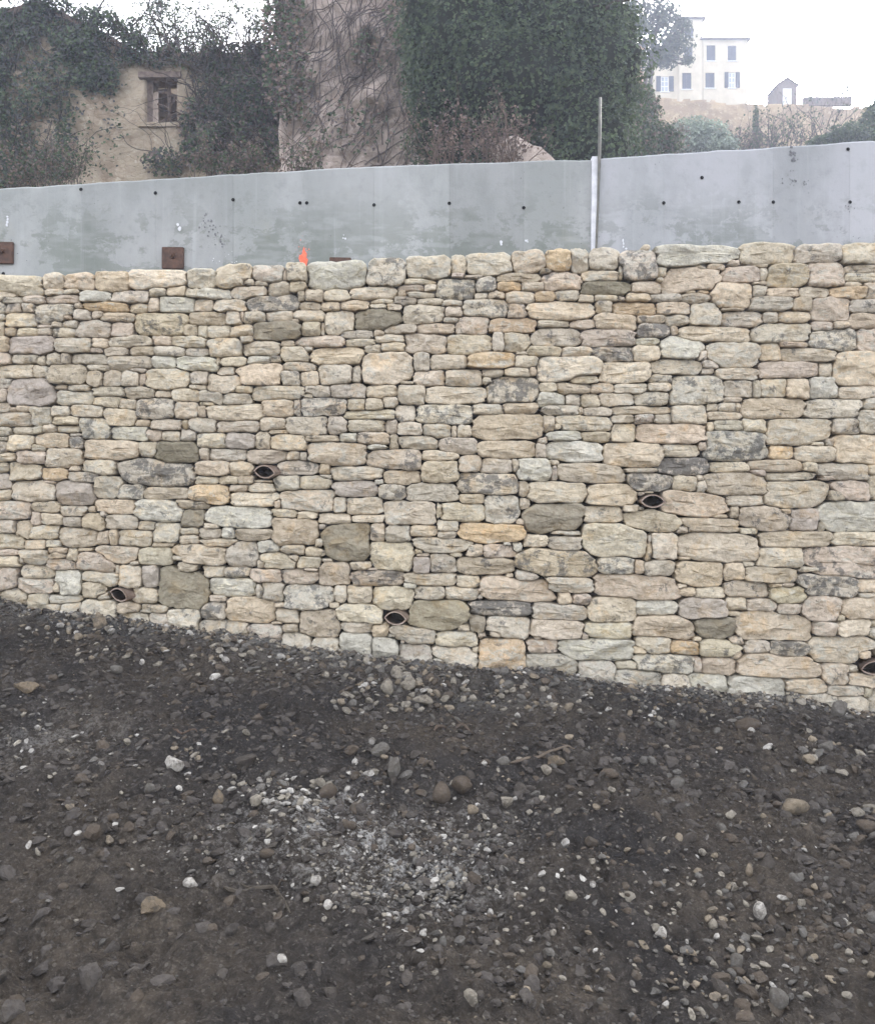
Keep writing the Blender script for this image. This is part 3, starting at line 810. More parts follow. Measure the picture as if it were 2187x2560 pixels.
stone_meshes = []
for k, (cx, cy, hw, hh, fall, ch) in enumerate(stones):
    ys = None
    a0, a1 = int((cx - hw * 1.5 - GX0) / CELL), int((cx + hw * 1.5 - GX0) / CELL) + 2
    b0, b1 = int((cy - hh * 1.7 - GY0) / CELL), int((cy + hh * 1.7 - GY0) / CELL) + 2
    a0, b0 = max(a0, 0), max(b0, 0)
    sub = lab[b0:b1, a0:a1] == k
    if sub.sum() < 10: continue
    yy, xx = np.nonzero(sub)
    ccx, ccy = cellx[a0 + int(round(xx.mean()))], celly[b0 + int(round(yy.mean()))]
    hw2, hh2 = max((xx.max() - xx.min() + 1) / 2 * CELL, 3), max((yy.max() - yy.min() + 1) / 2 * CELL, 3)
    px = ccx + np.cos(ang)[:, None] * hw2 * rr[None]
    py = ccy + np.sin(ang)[:, None] * hh2 * rr[None]
    ix = np.clip(((px - GX0) / CELL).astype(int), 0, gw - 1)
    iy = np.clip(((py - GY0) / CELL).astype(int), 0, gh - 1)
    ok = lab[iy, ix] == k
    first = np.where(ok.all(1), len(rr) - 1, np.argmin(ok, 1))
    r = rr[np.maximum(first - 1, 0)]
    r = np.maximum(r, 0.22)
    r = 0.22 * np.roll(r, 1) + 0.56 * r + 0.22 * np.roll(r, -1)
    r = r * (1 + 0.035 * np.array([random.gauss(0, 1) for _ in range(NS)]).clip(-1.5, 1))
    ox = np.cos(ang) * hw2 * r
    oy = np.sin(ang) * hh2 * r
    # joint: pull the outline in by about 4 mm
    g_ = 0.8
    ox *= 1 - g_ / np.maximum(hw2, 4)
    oy *= 1 - g_ / np.maximum(hh2, 4)
    hm = min(hw2, hh2)
    big = min(hm / 22.0, 1.3)
    S = 1 / 350.0
    rad = min(hm * S * 0.75, random.uniform(0.008, 0.02))
    proud = random.uniform(-0.006, 0.022) + 0.012 * big
    tx, ty = random.gauss(0, 0.05), random.gauss(0, 0.07)
    toprow = ccy - hh2 < top_y(ccx) + 16
    depth = 0.34 if toprow else 0.14
    rings = []
    fr = random.Random(k)
    fac = [(fr.gauss(0, 0.30), fr.gauss(0, 0.42), fr.uniform(0.0, 0.022)) for _ in range(5)]
    chw = 1 + 0.5 * fbm(np.stack([np.cos(ang) * 1.7, np.sin(ang) * 1.7, np.full(NS, k * 1.3)], -1), 2, 61)
    sd = k * 3.71
    for q, ins in enumerate(INSET):
        d = ins * hm
        sx = max(1 - d / max(hw2, 1), 0.12)
        sy = max(1 - d / max(hh2, 1), 0.12)
        X_ = ccx + ox * sx
        Y_ = ccy + oy * sy
        if q == 0:
            out = np.full(NS, -depth)
        else:
            tt = np.clip(d * S / (rad * chw), 0, 1)
            prof = 0.55 * tt + 0.45 * np.sqrt(np.maximum(0.0, 1 - (1 - tt) ** 2))
            pn = np.stack([X_ * 0.030, Y_ * 0.034, np.full(NS, sd)], -1)
            rough = 0.009 * fbm(pn, 2, 7) * (0.35 + 0.65 * prof) + 0.0060 * vnoise(pn * 3.4, 12) + 0.006 * np.abs(vnoise(pn * 1.7, 15))
            fc = np.minimum.reduce([(X_ - ccx) * a_ * S + (Y_ - ccy) * b_ * S + c_ for a_, b_, c_ in fac] + [np.full(NS, 0.012)]).clip(-0.034, 1)
            out = 0.8 * fc + proud - rad * 0.9 * (1 - prof) + rough * (0.5 + 0.6 * big) + ((X_ - ccx) * tx + (Y_ - ccy) * ty) * S
        rings.append(wall_pt(X_, Y_, out))
    pn = np.array([[ccx * 0.03, ccy * 0.034, sd]])
    ctr = wall_pt(np.array([ccx]), np.array([ccy]), 0.7 * min([f_[2] for f_ in fac] + [0.012]) + proud + 0.009 * fbm(pn, 2, 7) * (0.5 + 0.6 * big))
    V = np.concatenate(rings + [ctr])
    j = np.arange(NS)
    j2 = (j + 1) % NS
    Q = np.concatenate([np.stack([a * NS + j, a * NS + j2, (a + 1) * NS + j2, (a + 1) * NS + j], -1) for a in range(len(INSET) - 1)])
    e = (len(INSET) - 1) * NS
    T = np.concatenate([np.stack([e + j, e + j2, np.full(NS, len(V) - 1)], -1), np.stack([j2[1:-1] * 0, j2[1:-1], j[1:-1]], -1)])
    kp = 0.72 if ch in 'nw' else (0.40 if ch in 'vo' else 0.30)
    base = np.array(srgb(*[kp * a_ + (1 - kp) * b_ for a_, b_ in zip(PAL[ch], (204, 191, 172))])) * 1.24
    lum = random.gauss(1.0, 0.07)
    jit = np.array([random.gauss(1.0, 0.008), 1.0, random.gauss(0.99, 0.02)])
    tint = base * lum * jit
    n_ = len(V)
    li = LICH.get(ch, 0.0) + random.gauss(0, 0.1)
    pa = PALE.get(ch, 0.0) + random.gauss(0, 0.12)
    if ccy > bot_y(ccx) - 75: pa += 0.30
    stone_meshes.append((hw2 * hh2 * (1 if -10 < ccx < 2197 else 0.1), V, Q, T,
                         {'tint': np.tile(tint, (n_, 1)), 'offs': np.tile([random.uniform(-9, 9) for _ in range(3)], (n_, 1)), 'lich': np.full(n_, li), 'pale': np.full(n_, pa)}))

wall_loc = (0.0, WALL_Y + 0.1, float(base_z(0.0)) + CZ - 0.1)
dry_wall = tag(empty('dry_stone_wall', wall_loc), 'dry stone retaining wall of pale limestone blocks with clay drain openings', 'stone wall', kind='thing')
stone_meshes.sort(key=lambda s: -s[0])
rest = Geo()
for i, (_, V, Q, T, A) in enumerate(stone_meshes):
    if i < 300:
        c0 = V.mean(0)
        o = link('stone', mesh_np('stone', V - c0, Q, T, A, False), M['stone'], dry_wall)
        o.location = c0 - np.array(wall_loc)
    else:
        rest.add(V, Q, T, **A)
ro = place(link('small_stones', rest.mesh('small_stones', False), M['stone']), dry_wall, wall_loc)
ro['kind'] = 'stuff'
print('stones', len(stone_meshes))

# earth and hearting behind the face stones
cg = Geo()
xs = np.linspace(-400, 2600, 61)
f_t = wall_pt(xs, top_y(xs) + 24, -0.105)
f_b = wall_pt(xs, bot_y(xs) + 26, -0.105)
b_t, b_b = f_t + [0, 0.46, 0], f_b + [0, 0.7, 0]
V = np.concatenate([f_b, f_t, b_t, b_b])
n = len(xs)
j = np.arange(n - 1)
Q = np.concatenate([np.stack([a * n + j, a * n + j + 1, ((a + 1) % 4) * n + j + 1, ((a + 1) % 4) * n + j], -1) for a in range(4)])
cg.add(V, Q)
place(link('wall_core', cg.mesh('wall_core', False), M['core']), dry_wall, wall_loc)


# drains: two curved clay tiles closed into an eye-shaped pipe
def half_tile(width, rise, sign, length, thick=0.010, n=14):
    r = (width * width / 4 + rise * rise) / (2 * rise)
    a = math.asin(min(1, width / 2 / r))
    th = np.linspace(-a, a, n)
    pr = []
    for rad_ in (r, r - thick):
        x = rad_ * np.sin(th)
        z = sign * (rad_ * np.cos(th) - r * math.cos(a) + 0.002)
        pr.append(np.stack([x, z], -1))
    loop = np.concatenate([pr[0], pr[1][::-1]])
    m = len(loop)
    g = Geo()
    wob = 0.003 * vnoise(np.stack([loop[:, 0] * 40, loop[:, 1] * 40, loop[:, 0] * 0 + width * 99], -1), 5)
    vs = []
    for yy in (0, length * 0.5, length):
        sc = 1 + 0.04 * yy / length
        vs.append(np.stack([loop[:, 0] * sc, np.full(m, yy) + (wob if yy == 0 else 0), loop[:, 1] * sc], -1))
    j = np.arange(m)
    q = np.concatenate([np.stack([a_ * m + j, a_ * m + (j + 1) % m, (a_ + 1) * m + (j + 1) % m, (a_ + 1) * m + j], -1) for a_ in range(2)])
    i = np.arange(n - 1)
    ends = np.concatenate([np.stack([e_ * m + i, e_ * m + i + 1, e_ * m + m - 2 - i, e_ * m + m - 1 - i], -1) for e_ in (0, 2)])
    g.add(np.concatenate(vs), np.concatenate([q, ends]))
    return g.mesh('tile', True)


for i, (dx, dy, dw, yaw, roll) in enumerate(DRAINS):
    p = wall_pt(np.array([dx + 3.0]), np.array([float(dy)]), 0.045)[0]
    d = empty('drain_pipe', Vector(p) - Vector(wall_loc))
    d.parent = dry_wall
    d.rotation_euler = (0, R(roll), R(-yaw))
    for nm, sg, rise in (('upper_tile', 1, 0.050), ('lower_tile', -1, 0.044)):
        o = link(nm, half_tile(dw, rise, sg, 0.45), M['clay'], d)
        if sg < 0: o.location.y = 0.012 if i in (0, 2) else -0.006
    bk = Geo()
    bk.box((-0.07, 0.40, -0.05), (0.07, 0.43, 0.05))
    link('pipe_shade', bk.mesh('pipe_shade', False), M['hole'], d)  # near-black plate closing the pipe; its inner shade put into the colour

# ------------------------------------------------------------------ concrete wall behind
CY = 6.72
cw_loc = (0.0, CY + 0.15, 2.0)
cwall = tag(empty('concrete_wall', cw_loc), 'smooth grey cast concrete retaining wall above the stone wall', 'concrete wall', kind='thing')
CTOP = np.array([(-600, 525), (0, 470), (220, 457), (440, 444), (680, 428), (1000, 411), (1300, 402), (1480, 397), (1481, 398), (1800, 377), (2187, 353), (2700, 322)], float)


def ctop_z(px): return (HY - np.interp(px, CTOP[:, 0], CTOP[:, 1])) / F * CY + CZ


seams = [-560, -370, -180, 10, 203, 389, 583, 758, 935, 1123, 1309, 1478]
seams_r = [1489, 1657, 1844, 1930, 2121, 2310, 2500]


def panel(pa, pb, yoff, tint):
    n = 24
    px = np.linspace(pa + 0.13, pb - 0.13, n)
    zt = ctop_z(px) + 0.004 * fbm(np.stack([px * 0.02, px * 0, px * 0], -1), 2, 8) + 0.0015 * vnoise(np.stack([px * 0.2, px * 0, px * 0], -1), 2)
    x = (px - W / 2) / F * CY
    zs = np.full(n, 0.9)
    y0, y1 = CY + yoff, CY + 0.30
    rows = [np.stack([x, np.full(n, y1), zs], -1), np.stack([x, np.full(n, y0), zs], -1), np.stack([x, np.full(n, y0), zt - 0.012], -1),
            np.stack([x, np.full(n, y0 + 0.010), zt], -1), np.stack([x, np.full(n, y1), zt - 0.004], -1)]
    m = len(rows)
    j = np.arange(n - 1)
    q = np.concatenate([np.stack([a * n + j, a * n + j + 1, ((a + 1) % m) * n + j + 1, ((a + 1) % m) * n + j], -1) for a in range(m)])
    g = Geo()
    V = np.concatenate(rows)
    g.add(V, q, tint=tint)
    for c in (0, n - 1):
        ring = [r_ * n + c for r_ in range(m)]
        g.t.append(np.array([(ring[0], ring[1], ring[2]), (ring[0], ring[2], ring[3]), (ring[0], ring[3], ring[4])]))
    return g.mesh('panel', False)


def concrete_tint(r):
    k = random.gauss(1, 0.045)
    b = srgb(181, 182, 181) if not r else srgb(187, 187, 190)
    return np.array([c * k * (0.74 if not r else 0.76) for c in b])


for r_, ss in ((0, seams), (1, seams_r)):
    for a, b in zip(ss[:-1], ss[1:]):
        o = link('panel', panel(a, b, random.uniform(-0.001, 0.001) - (0.02 if r_ else 0), concrete_tint(r_)), M['concrete'])
        place(o, cwall, cw_loc)

# expansion joint filler between the two pours
g = Geo()
jx0, jx1 = (1478 - W / 2) / F * CY, (1489 - W / 2) / F * CY
nz = 26
zz = np.linspace(1.2, float(ctop_z(1483)) + 0.012, nz)
wob = 0.006 * vnoise(np.stack([zz * 6, zz * 0, zz * 0], -1), 4)
yf = CY - 0.034 + 0.004 * vnoise(np.stack([zz * 9, zz * 0 + 3, zz * 0], -1), 6)
V = np.concatenate([np.stack([jx0 - 0.004 + wob, yf, zz], -1), np.stack([jx1 + 0.004 + wob, yf, zz], -1),
                    np.stack([jx1 + 0 * zz, 0 * zz + CY + 0.28, zz], -1), np.stack([jx0 + 0 * zz, 0 * zz + CY + 0.28, zz], -1)])
j = np.arange(nz - 1)
Q = np.concatenate([np.stack([a * nz + j, ((a + 1) % 4) * nz + j, ((a + 1) % 4) * nz + j + 1, a * nz + j + 1], -1) for a in range(4)])
Q = np.concatenate([Q, [[nz - 1, 2 * nz - 1, 3 * nz - 1, 4 * nz - 1]]])
g.add(V, Q)
tag(place(link('joint_filler', g.mesh('joint_filler', False), M['white']), cwall, cw_loc), 'white vertical joint strip between two concrete pours')

# formwork tie holes
HOLES = [(203, 473), (389, 482), (583, 499), (750, 507), (767, 507), (935, 512), (1123, 508), (1309, 519), (1657, 509), (1844, 507), (1930, 507), (2121, 507), (1752, 446), (2116, 375), (9, 684)]
hm_ = None
for (hx_, hy_) in HOLES:
    if hm_ is None:
        g = Geo()
        a = np.arange(14) / 14 * 2 * math.pi
        r0, r1 = 0.0105, 0.014
        V = np.concatenate([np.stack([r1 * np.cos(a), 0 * a, r1 * np.sin(a)], -1), np.stack([r0 * np.cos(a), 0 * a - 0.0015, r0 * np.sin(a)], -1),
                            np.stack([r0 * 0.8 * np.cos(a), 0 * a + 0.0008, r0 * 0.8 * np.sin(a)], -1), [[0, 0.0008, 0]]])
        j = np.arange(14)
        Q = np.concatenate([np.stack([b_ * 14 + j, b_ * 14 + (j + 1) % 14, (b_ + 1) * 14 + (j + 1) % 14, (b_ + 1) * 14 + j], -1) for b_ in (0, 1)])
        T = np.stack([28 + j, 28 + (j + 1) % 14, np.full(14, 42)], -1)
        g.add(V, Q, T)
        hm_ = g.mesh('tie_hole')
    p = at(hx_, hy_, CY)
    o = link('tie_hole', hm_, M['hole'], cwall)
    o.location = Vector(p) - Vector(cw_loc) + Vector((0, -0.0050 - (0.02 if hx_ > 1489 else 0), 0))

# rusty anchor plates
for (px, py, w_, h_) in ((9, 633, 54, 54), (434, 646, 54, 54), (851, 672, 54, 54)):
    s_ = w_ / F * CY / 2
    g = Geo()
    bm = bmesh.new()
    bmesh.ops.create_cube(bm, size=1.0)
    for v in bm.verts: v.co = Vector((v.co.x * 2 * s_, v.co.y * 0.028, v.co.z * 2 * s_))
    bmesh.ops.bevel(bm, geom=bm.edges[:], offset=0.004, segments=2, affect='EDGES')
    me = bpy.data.meshes.new('anchor_plate')
    bm.to_mesh(me)
    bm.free()
    o = link('anchor_plate', me, M['rust'], cwall)
    o.location = Vector(at(px, py, CY)) - Vector(cw_loc) + Vector((0, -0.016, 0))
    o.rotation_euler = (0, R(random.uniform(-1.5, 1.5)), 0)
    bm = bmesh.new()
    bmesh.ops.create_cone(bm, cap_ends=True, segments=6, radius1=0.024, radius2=0.021, depth=0.024)
    bmesh.ops.create_cone(bm, cap_ends=True, segments=12, radius1=0.010, radius2=0.008, depth=0.062)
    me = bpy.data.meshes.new('bolt')
    bm.to_mesh(me)
    bm.free()
    b = link('bolt', me, M['rust'], o)
    b.rotation_euler = (R(90), 0, 0)
    b.location = (0.0, -0.026, 0.012)

# chips and pits knocked out of the face, lime splashes
def flecks(name, spots, mat, seed, dy):
    r = random.Random(seed)
    bm = bmesh.new()
    for (px, py, sx, sy, n, lo, hi) in spots:
        for _ in range(n):
            p = at(px + r.gauss(0, sx), py + r.gauss(0, sy), CY)
            s_ = r.uniform(lo, hi)
            el = r.uniform(0.8, 1.5)
            a0 = r.random() * 6
            m_ = 7
            ring = [bm.verts.new((p[0] + s_ * (0.7 + 0.5 * r.random()) * math.cos(a0 + 6.283 * q / m_), CY + dy - (0.02 if px > 1489 else 0), p[2] + s_ * el * (0.7 + 0.5 * r.random()) * math.sin(a0 + 6.283 * q / m_))) for q in range(m_)]
            c_ = bm.verts.new((p[0], CY + dy - 0.0015 - (0.02 if px > 1489 else 0), p[2]))
            for q in range(m_): bm.faces.new((ring[q], ring[(q + 1) % m_], c_))
    bmesh.ops.recalc_face_normals(bm, faces=bm.faces)
    me = bpy.data.meshes.new(name)
    bm.to_mesh(me)
    bm.free()
    return place(link(name, me, mat), cwall, cw_loc)


M['chip'] = mat_simple('chipped_concrete', srgb(104, 104, 108), srgb(126, 126, 130), 30, 0.95, 0.3, 0.004)
M['splash'] = mat_simple('lime_splash', srgb(205, 206, 210), srgb(216, 216, 220), 30, 0.9, 0)
o = flecks('surface_pits', [(1978, 392, 5, 9, 16, 0.004, 0.011), (1972, 450, 9, 16, 16, 0.003, 0.007), (2010, 462, 8, 6, 6, 0.003, 0.006), (515, 548, 6, 8, 9, 0.003, 0.008), (533, 575, 8, 10, 12, 0.003, 0.008), (552, 605, 8, 10, 12, 0.003, 0.008), (2120, 520, 10, 8, 6, 0.003, 0.006)], M['chip'], 5, -0.0052)
o['kind'] = 'stuff'
o = flecks('lime_splashes', [(18, 552, 2, 6, 4, 0.006, 0.012), (448, 572, 2, 5, 4, 0.006, 0.014), (861, 592, 2, 5, 3, 0.005, 0.01), (1252, 606, 2, 6, 4, 0.006, 0.012), (1318, 606, 2, 4, 3, 0.005, 0.009), (1556, 616, 3, 5, 4, 0.005, 0.012), (560, 640, 30, 14, 10, 0.002, 0.005)], M['splash'], 6, -0.0054)
o['kind'] = 'stuff'

# orange sprayed mark
bm = bmesh.new()
out = [(751, 668), (750, 652), (747, 646), (749, 638), (755, 636), (757, 626), (760, 616), (762, 626), (767, 634), (766, 644), (770, 650), (767, 660), (766, 669)]
vs = []
for (px, py) in out:
    p = at(px, py, CY)
    vs.append(bm.verts.new((p[0], CY - 0.0065, p[2])))
f = bm.faces.new(vs)
ext = bmesh.ops.extrude_face_region(bm, geom=[f])
for v in ext['geom']:
    if isinstance(v, bmesh.types.BMVert): v.co.y += 0.0035
dots = random.Random(4)
for _ in range(34):
    px, py = 758 + dots.gauss(0, 9), 640 + dots.gauss(0, 20)
    p = at(px, py, CY)
    s_ = dots.uniform(0.0015, 0.004)
    d_ = [bm.verts.new((p[0] + s_ * math.cos(a_), CY - 0.0048, p[2] + s_ * math.sin(a_))) for a_ in (0, 1.05, 2.1, 3.14, 4.19, 5.24)]
    bm.faces.new(d_)
bmesh.ops.recalc_face_normals(bm, faces=bm.faces)
me = bpy.data.meshes.new('paint_mark')
bm.to_mesh(me)
bm.free()
tag(place(link('paint_mark', me, M['paint']), cwall, cw_loc), 'bright orange sprayed paint mark')

# steel post in front of the joint
g = Geo()
pa = at(np.array([1487, 1491, 1495, 1497, 1499, 1500.0]), np.array([700, 600, 500, 420, 330, 243.0]), CY - 0.055)
tube(g, pa, [0.009, 0.009, 0.0095, 0.012, 0.012, 0.0115], 8)
tube(g, at(np.array([1497.5, 1499.5]), np.array([418.0, 300.0]), CY - 0.052), 0.013, 4)
pl = tuple(pa[0])
po = link('metal_post', g.mesh('metal_post'), M['post'])
tag(po, 'thin weathered steel post standing at the concrete joint', 'post')

# ------------------------------------------------------------------ loose rocks and gravel
def ico(sub):
    bm = bmesh.new()
    bmesh.ops.create_icosphere(bm, subdivisions=sub, radius=1.0)
    bm.verts.ensure_lookup_table()
    v = np.array([x.co[:] for x in bm.verts])
    t = np.array([[x.index for x in f.verts] for f in bm.faces])
    bm.free()
    return v, t


ICO = {s: ico(s) for s in (1, 2, 3)}


def rock_shape(sub, seed, facets=11, rough=0.06, soft=0.0):
    r = np.random.default_rng(seed)
    v, t = ICO[sub]
    v = v / np.linalg.norm(v, axis=1, keepdims=True)
    n = r.normal(size=(facets, 3))
    n /= np.linalg.norm(n, axis=1, keepdims=True)
    d = r.uniform(0.42, 0.95, facets)
    c = v @ n.T
    rad = np.where(c > 0.05, d[None] / np.maximum(c, 0.05), 9).min(1)
    rad = np.minimum(rad, 1.15)
    rad = rad * (1 - soft) + soft * 0.85
    v = v * rad[:, None]
    v = v * (1 + rough * fbm(v * 2.3 + seed, 2, seed % 97))[:, None]
    ext = v.max(0) - v.min(0)
    v = (v - (v.max(0) + v.min(0)) / 2) / ext * 2
    return v, t


def rotz(v, a):
    c, s = math.cos(a), math.sin(a)
    return v @ np.array([[c, s, 0], [-s, c, 0], [0, 0, 1]])


RC = {'white': (190, 188, 184), 'pale': (154, 149, 139), 'tan': (132, 121, 106), 'brown': (98, 90, 82), 'grey': (116, 114, 111), 'dark': (78, 74, 71), 'buff': (146, 136, 121)}
# px, py (base centre), width, height in photo px, colour, name, label
ROCKS = [
 (435, 1926, 47, 38, 'white', 'bright white rock lying alone on dark earth near the lower wall stones'),
 (62, 1731, 66, 30, 'tan', 'flat tan stone by the edge of the picture below the wall foot'),
 (247, 1572, 34, 44, 'buff', 'pointed pale stone propped upright against the foot of the wall'),
 (544, 2010, 30, 40, 'tan', 'upright ochre egg-shaped stone left of the white gravel heap'),
 (373, 1981, 28, 28, 'grey', 'small grey angular stone between the white rock and the ochre one'),
 (290, 1683, 34, 22, 'grey', 'grey domed stone with a thin twig lying beside it'),
 (612, 1919, 54, 36, 'dark', 'large dark half-buried stone above the white gravel heap'),
 (820, 1996, 46, 36, 'brown', 'brown rounded stone sitting among the white gravel'),
 (985, 1946, 34, 52, 'grey', 'tall grey block of stone standing on the small ridge'),
 (950, 1890, 50, 32, 'grey', 'light faceted stone just behind the tall grey block'),
 (880, 1886, 40, 26, 'brown', 'brown angular stone beside the light faceted one on the ridge'),
 (637, 2016, 34, 30, 'pale', 'pale angular stone at the tip of the white gravel heap'),
 (1104, 2008, 46, 52, 'brown', 'brown boulder touching another brown boulder in the middle of the ground'),
 (1154, 1986, 54, 44, 'brown', 'wide brown boulder leaning on its twin in the middle of the ground'),
 (993, 1702, 34, 40, 'pale', 'upright pale chip in the rubble pile under the middle drain'),
 (967, 1734, 34, 40, 'pale', 'rounded pale stone in front of the rubble pile under the middle drain'),
 (1020, 1722, 40, 30, 'pale', 'broad pale chip beside the rubble pile under the middle drain'),
 (1056, 1764, 54, 28, 'pale', 'flat pale slab lying on the rubble below the tan corner block'),
 (1990, 2036, 66, 42, 'buff', 'big smooth buff boulder alone on the open dark earth'),
 (1873, 1824, 66, 34, 'brown', 'broad brown half-buried stone near the wall foot, above the buff boulder'),
 (1681, 1826, 18, 28, 'grey', 'narrow grey sliver standing on edge below the wall foot'),
 (1695, 1968, 36, 26, 'grey', 'light grey tilted chip alone in the middle of dark earth'),
 (1391, 1916, 42, 28, 'tan', 'tan chip under the end of the pale dry root'),
 (1256, 1911, 34, 20, 'grey', 'pale grey pebble at the start of the pale dry root'),
 (1366, 1935, 30, 24, 'pale', 'pale stone just below the tan chip by the dry root'),
 (1520, 1945, 54, 26, 'brown', 'flat brown stone sunk in the earth between root and light grey chip'),
 (1268, 2020, 34, 30, 'pale', 'pale two-toned angular stone below the dry root'),
 (1183, 2034, 30, 24, 'buff', 'small buff stone in front of the brown twin boulders'),
 (2100, 1790, 42, 44, 'grey', 'grey angular rock resting against the wall foot under the end drain'),
 (2067, 1876, 40, 26, 'grey', 'grey stone, topmost of the trio near the picture edge'),
 (1901, 2300, 33, 46, 'white', 'upright white cobble among dark clods low in the picture'),
 (1951, 2528, 46, 56, 'grey', 'large mottled grey cobble at the bottom edge of the picture'),
 (1842, 2424, 32, 42, 'grey', 'grey pear-shaped cobble behind the mottled cobble'),
 (1873, 2190, 18, 34, 'buff', 'slim buff wedge standing between buff boulder and white cobble'),
 (1652, 2340, 32, 28, 'white', 'whitish stone beside the dark hollow in the foreground'),
 (1783, 2322, 24, 27, 'pale', 'squarish pale stone left of the upright white cobble'),
 (1429, 2254, 28, 26, 'pale', 'lone pale cube-like stone between lime patch and dark clods'),
 (1177, 2506, 40, 32, 'pale', 'pale stone near the bottom edge in grey mud'),
 (2166, 2082, 44, 30, 'brown', 'brown stone in the clod heap at the picture edge below the buff boulder'),
 (225, 2102, 50, 38, 'brown', 'broad tan-brown stone in the earth above the muddy ruts'),
 (380, 2282, 58, 38, 'tan', 'large tan block stone at the edge of the muddy ruts'),
 (472, 2219, 40, 24, 'white', 'white chipped stone just above the large tan block'),
 (277, 2056, 40, 22, 'brown', 'small two-lobed brown stone behind the broad tan-brown one'),
 (786, 2212, 34, 24, 'white', 'whitish oval stone below the lime patch'),
 (668, 2146, 40, 26, 'brown', 'brown oval pebble left of the lime patch'),
 (873, 2074, 36, 24, 'brown', 'reddish brown pebble in the lime patch'),
 (704, 2412, 30, 26, 'white', 'white chip alone in the smooth grey mud'),
 (820, 2272, 24, 22, 'white', 'round white pebble, nearer the whitish oval stone of a pair'),
]
for i, (px, py, w_, h_, c_, lab_) in enumerate(ROCKS):
    p = g_px(float(px), float(py))
    s_ = p[1] / F
    a, b, c = w_ * s_ / 2, min(w_, h_ * 1.2) * s_ / 2 * 0.95, h_ * s_ / 2
    elev = (HY - py) / F
    soft_ = any(k in lab_ for k in ('rounded', 'egg', 'smooth', 'oval', 'cobble', 'boulder', 'pebble', 'dome'))
    V, T = rock_shape(3 if w_ > 40 else 2, 500 + i * 7, random.randint(10, 14), 0.07, 0.4 if soft_ else 0.0)
    V = V * [a, b, c]
    V[:, 2] *= 1.12
    V = rotz(V, random.uniform(-0.25, 0.25))
    base = np.array(srgb(*RC[c_])) * np.array([0.86, 0.82, 0.77]) * random.gauss(1, 0.05)
    cz = c * (0.55 if 'buried' in lab_ or 'sunk' in lab_ else 0.80)
    tint = np.tile(base, (len(V), 1))
    o = link('rock', mesh_np('rock', V + [0, 0, cz], None, T, {'tint': tint}, smooth=soft_), M['rock'])
    gp = ground_z(np.array([p[0]]), np.array([p[1] + b * 0.3]))[0]
    o.location = (p[0], p[1] + b * 0.3, min(p[2], gp) - 0.002)
    tag(o, lab_, 'rock', 'loose rocks on the dark earth')

vari = {1: [rock_shape(1, 900 + q, 7, 0.03) for q in range(14)], 2: [rock_shape(2, 950 + q, 8, 0.04) for q in range(14)]}
octv = [rock_shape(1, 980 + q, 6, 0.0) for q in range(6)]
grav = Geo()


def gravel(xy, size, cols, sub, seed, sink=0.35):
    r = np.random.default_rng(seed)
    n = len(xy)
    z = ground_z(xy[:, 0], xy[:, 1])
    which = r.integers(0, len(vari[sub]), n)
    for q, (v0, t0) in enumerate(vari[sub]):
        idx = np.nonzero(which == q)[0]
        if not len(idx): continue
        m = len(idx)
        sc = size[idx][:, None, None] / 2 * np.stack([np.ones(m), r.uniform(0.6, 1, m), r.uniform(0.35, 0.8, m)], -1)[:, None]
        a = r.uniform(0, 6.28, m)
        ca, sa = np.cos(a)[:, None], np.sin(a)[:, None]
        v = v0[None] * sc
        x = v[..., 0] * ca - v[..., 1] * sa
        y = v[..., 0] * sa + v[..., 1] * ca
        tx, ty = r.normal(0, 0.25, (m, 1)), r.normal(0, 0.25, (m, 1))
        zz = v[..., 2] + x * tx + y * ty
        hh = sc[:, 0, 2][:, None]
        P = np.stack([x + xy[idx, 0][:, None], y + xy[idx, 1][:, None], zz + z[idx][:, None] + hh * (1 - 2 * sink)], -1)
        nv = len(v0)
        T = (t0[None] + (np.arange(m) * nv)[:, None, None]).reshape(-1, 3)
        grav.add(P.reshape(-1, 3), None, T, tint=np.repeat(cols[idx], nv, 0))


def gcol(n, seed, mix):
    r = np.random.default_rng(seed)
    keys = list(mix)
    w = np.array([mix[k] for k in keys], float)
    c = np.array([srgb(*RC[k]) for k in keys])[r.choice(len(keys), n, p=w / w.sum())]
    return np.array([0.84, 0.81, 0.77]) * c * r.normal(1, 0.12, (n, 1)).clip(0.6, 1.4)


EARTHY = {'dark': 5, 'brown': 5, 'grey': 2.4, 'pale': 0.9, 'buff': 0.8, 'white': 0.25}
SOIL = {'dark': 6, 'brown': 5, 'grey': 0.8}
r_ = np.random.default_rng(77)
# all over
for (n, lo, hi, sub, sd) in ((14000, 0.005, 0.012, 1, 1), (4200, 0.010, 0.024, 1, 2), (900, 0.02, 0.045, 2, 3), (900, 0.03, 0.075, 2, 4)):
    yy = 2.0 + (6.1 - 2.0) * r_.random(n) ** 0.9
    xx = r_.uniform(-0.56, 0.56, n) * (yy + 0.6)
    keep = fbm(np.stack([xx * 1.6, yy * 1.6, 0 * xx], -1), 3, 60 + sd) > -0.35
    smooth_corner = (yy < 3.2) & (xx < -0.2) & (r_.random(n) < 0.75)
    keep &= ~smooth_corner
    xy = np.stack([xx, yy], -1)[keep]
    sz = np.exp(r_.uniform(math.log(lo), math.log(hi), len(xy)))
    gravel(xy, sz, gcol(len(xy), sd, EARTHY if sd < 3 else SOIL), sub, sd, 0.35 if sd < 3 else 0.5)
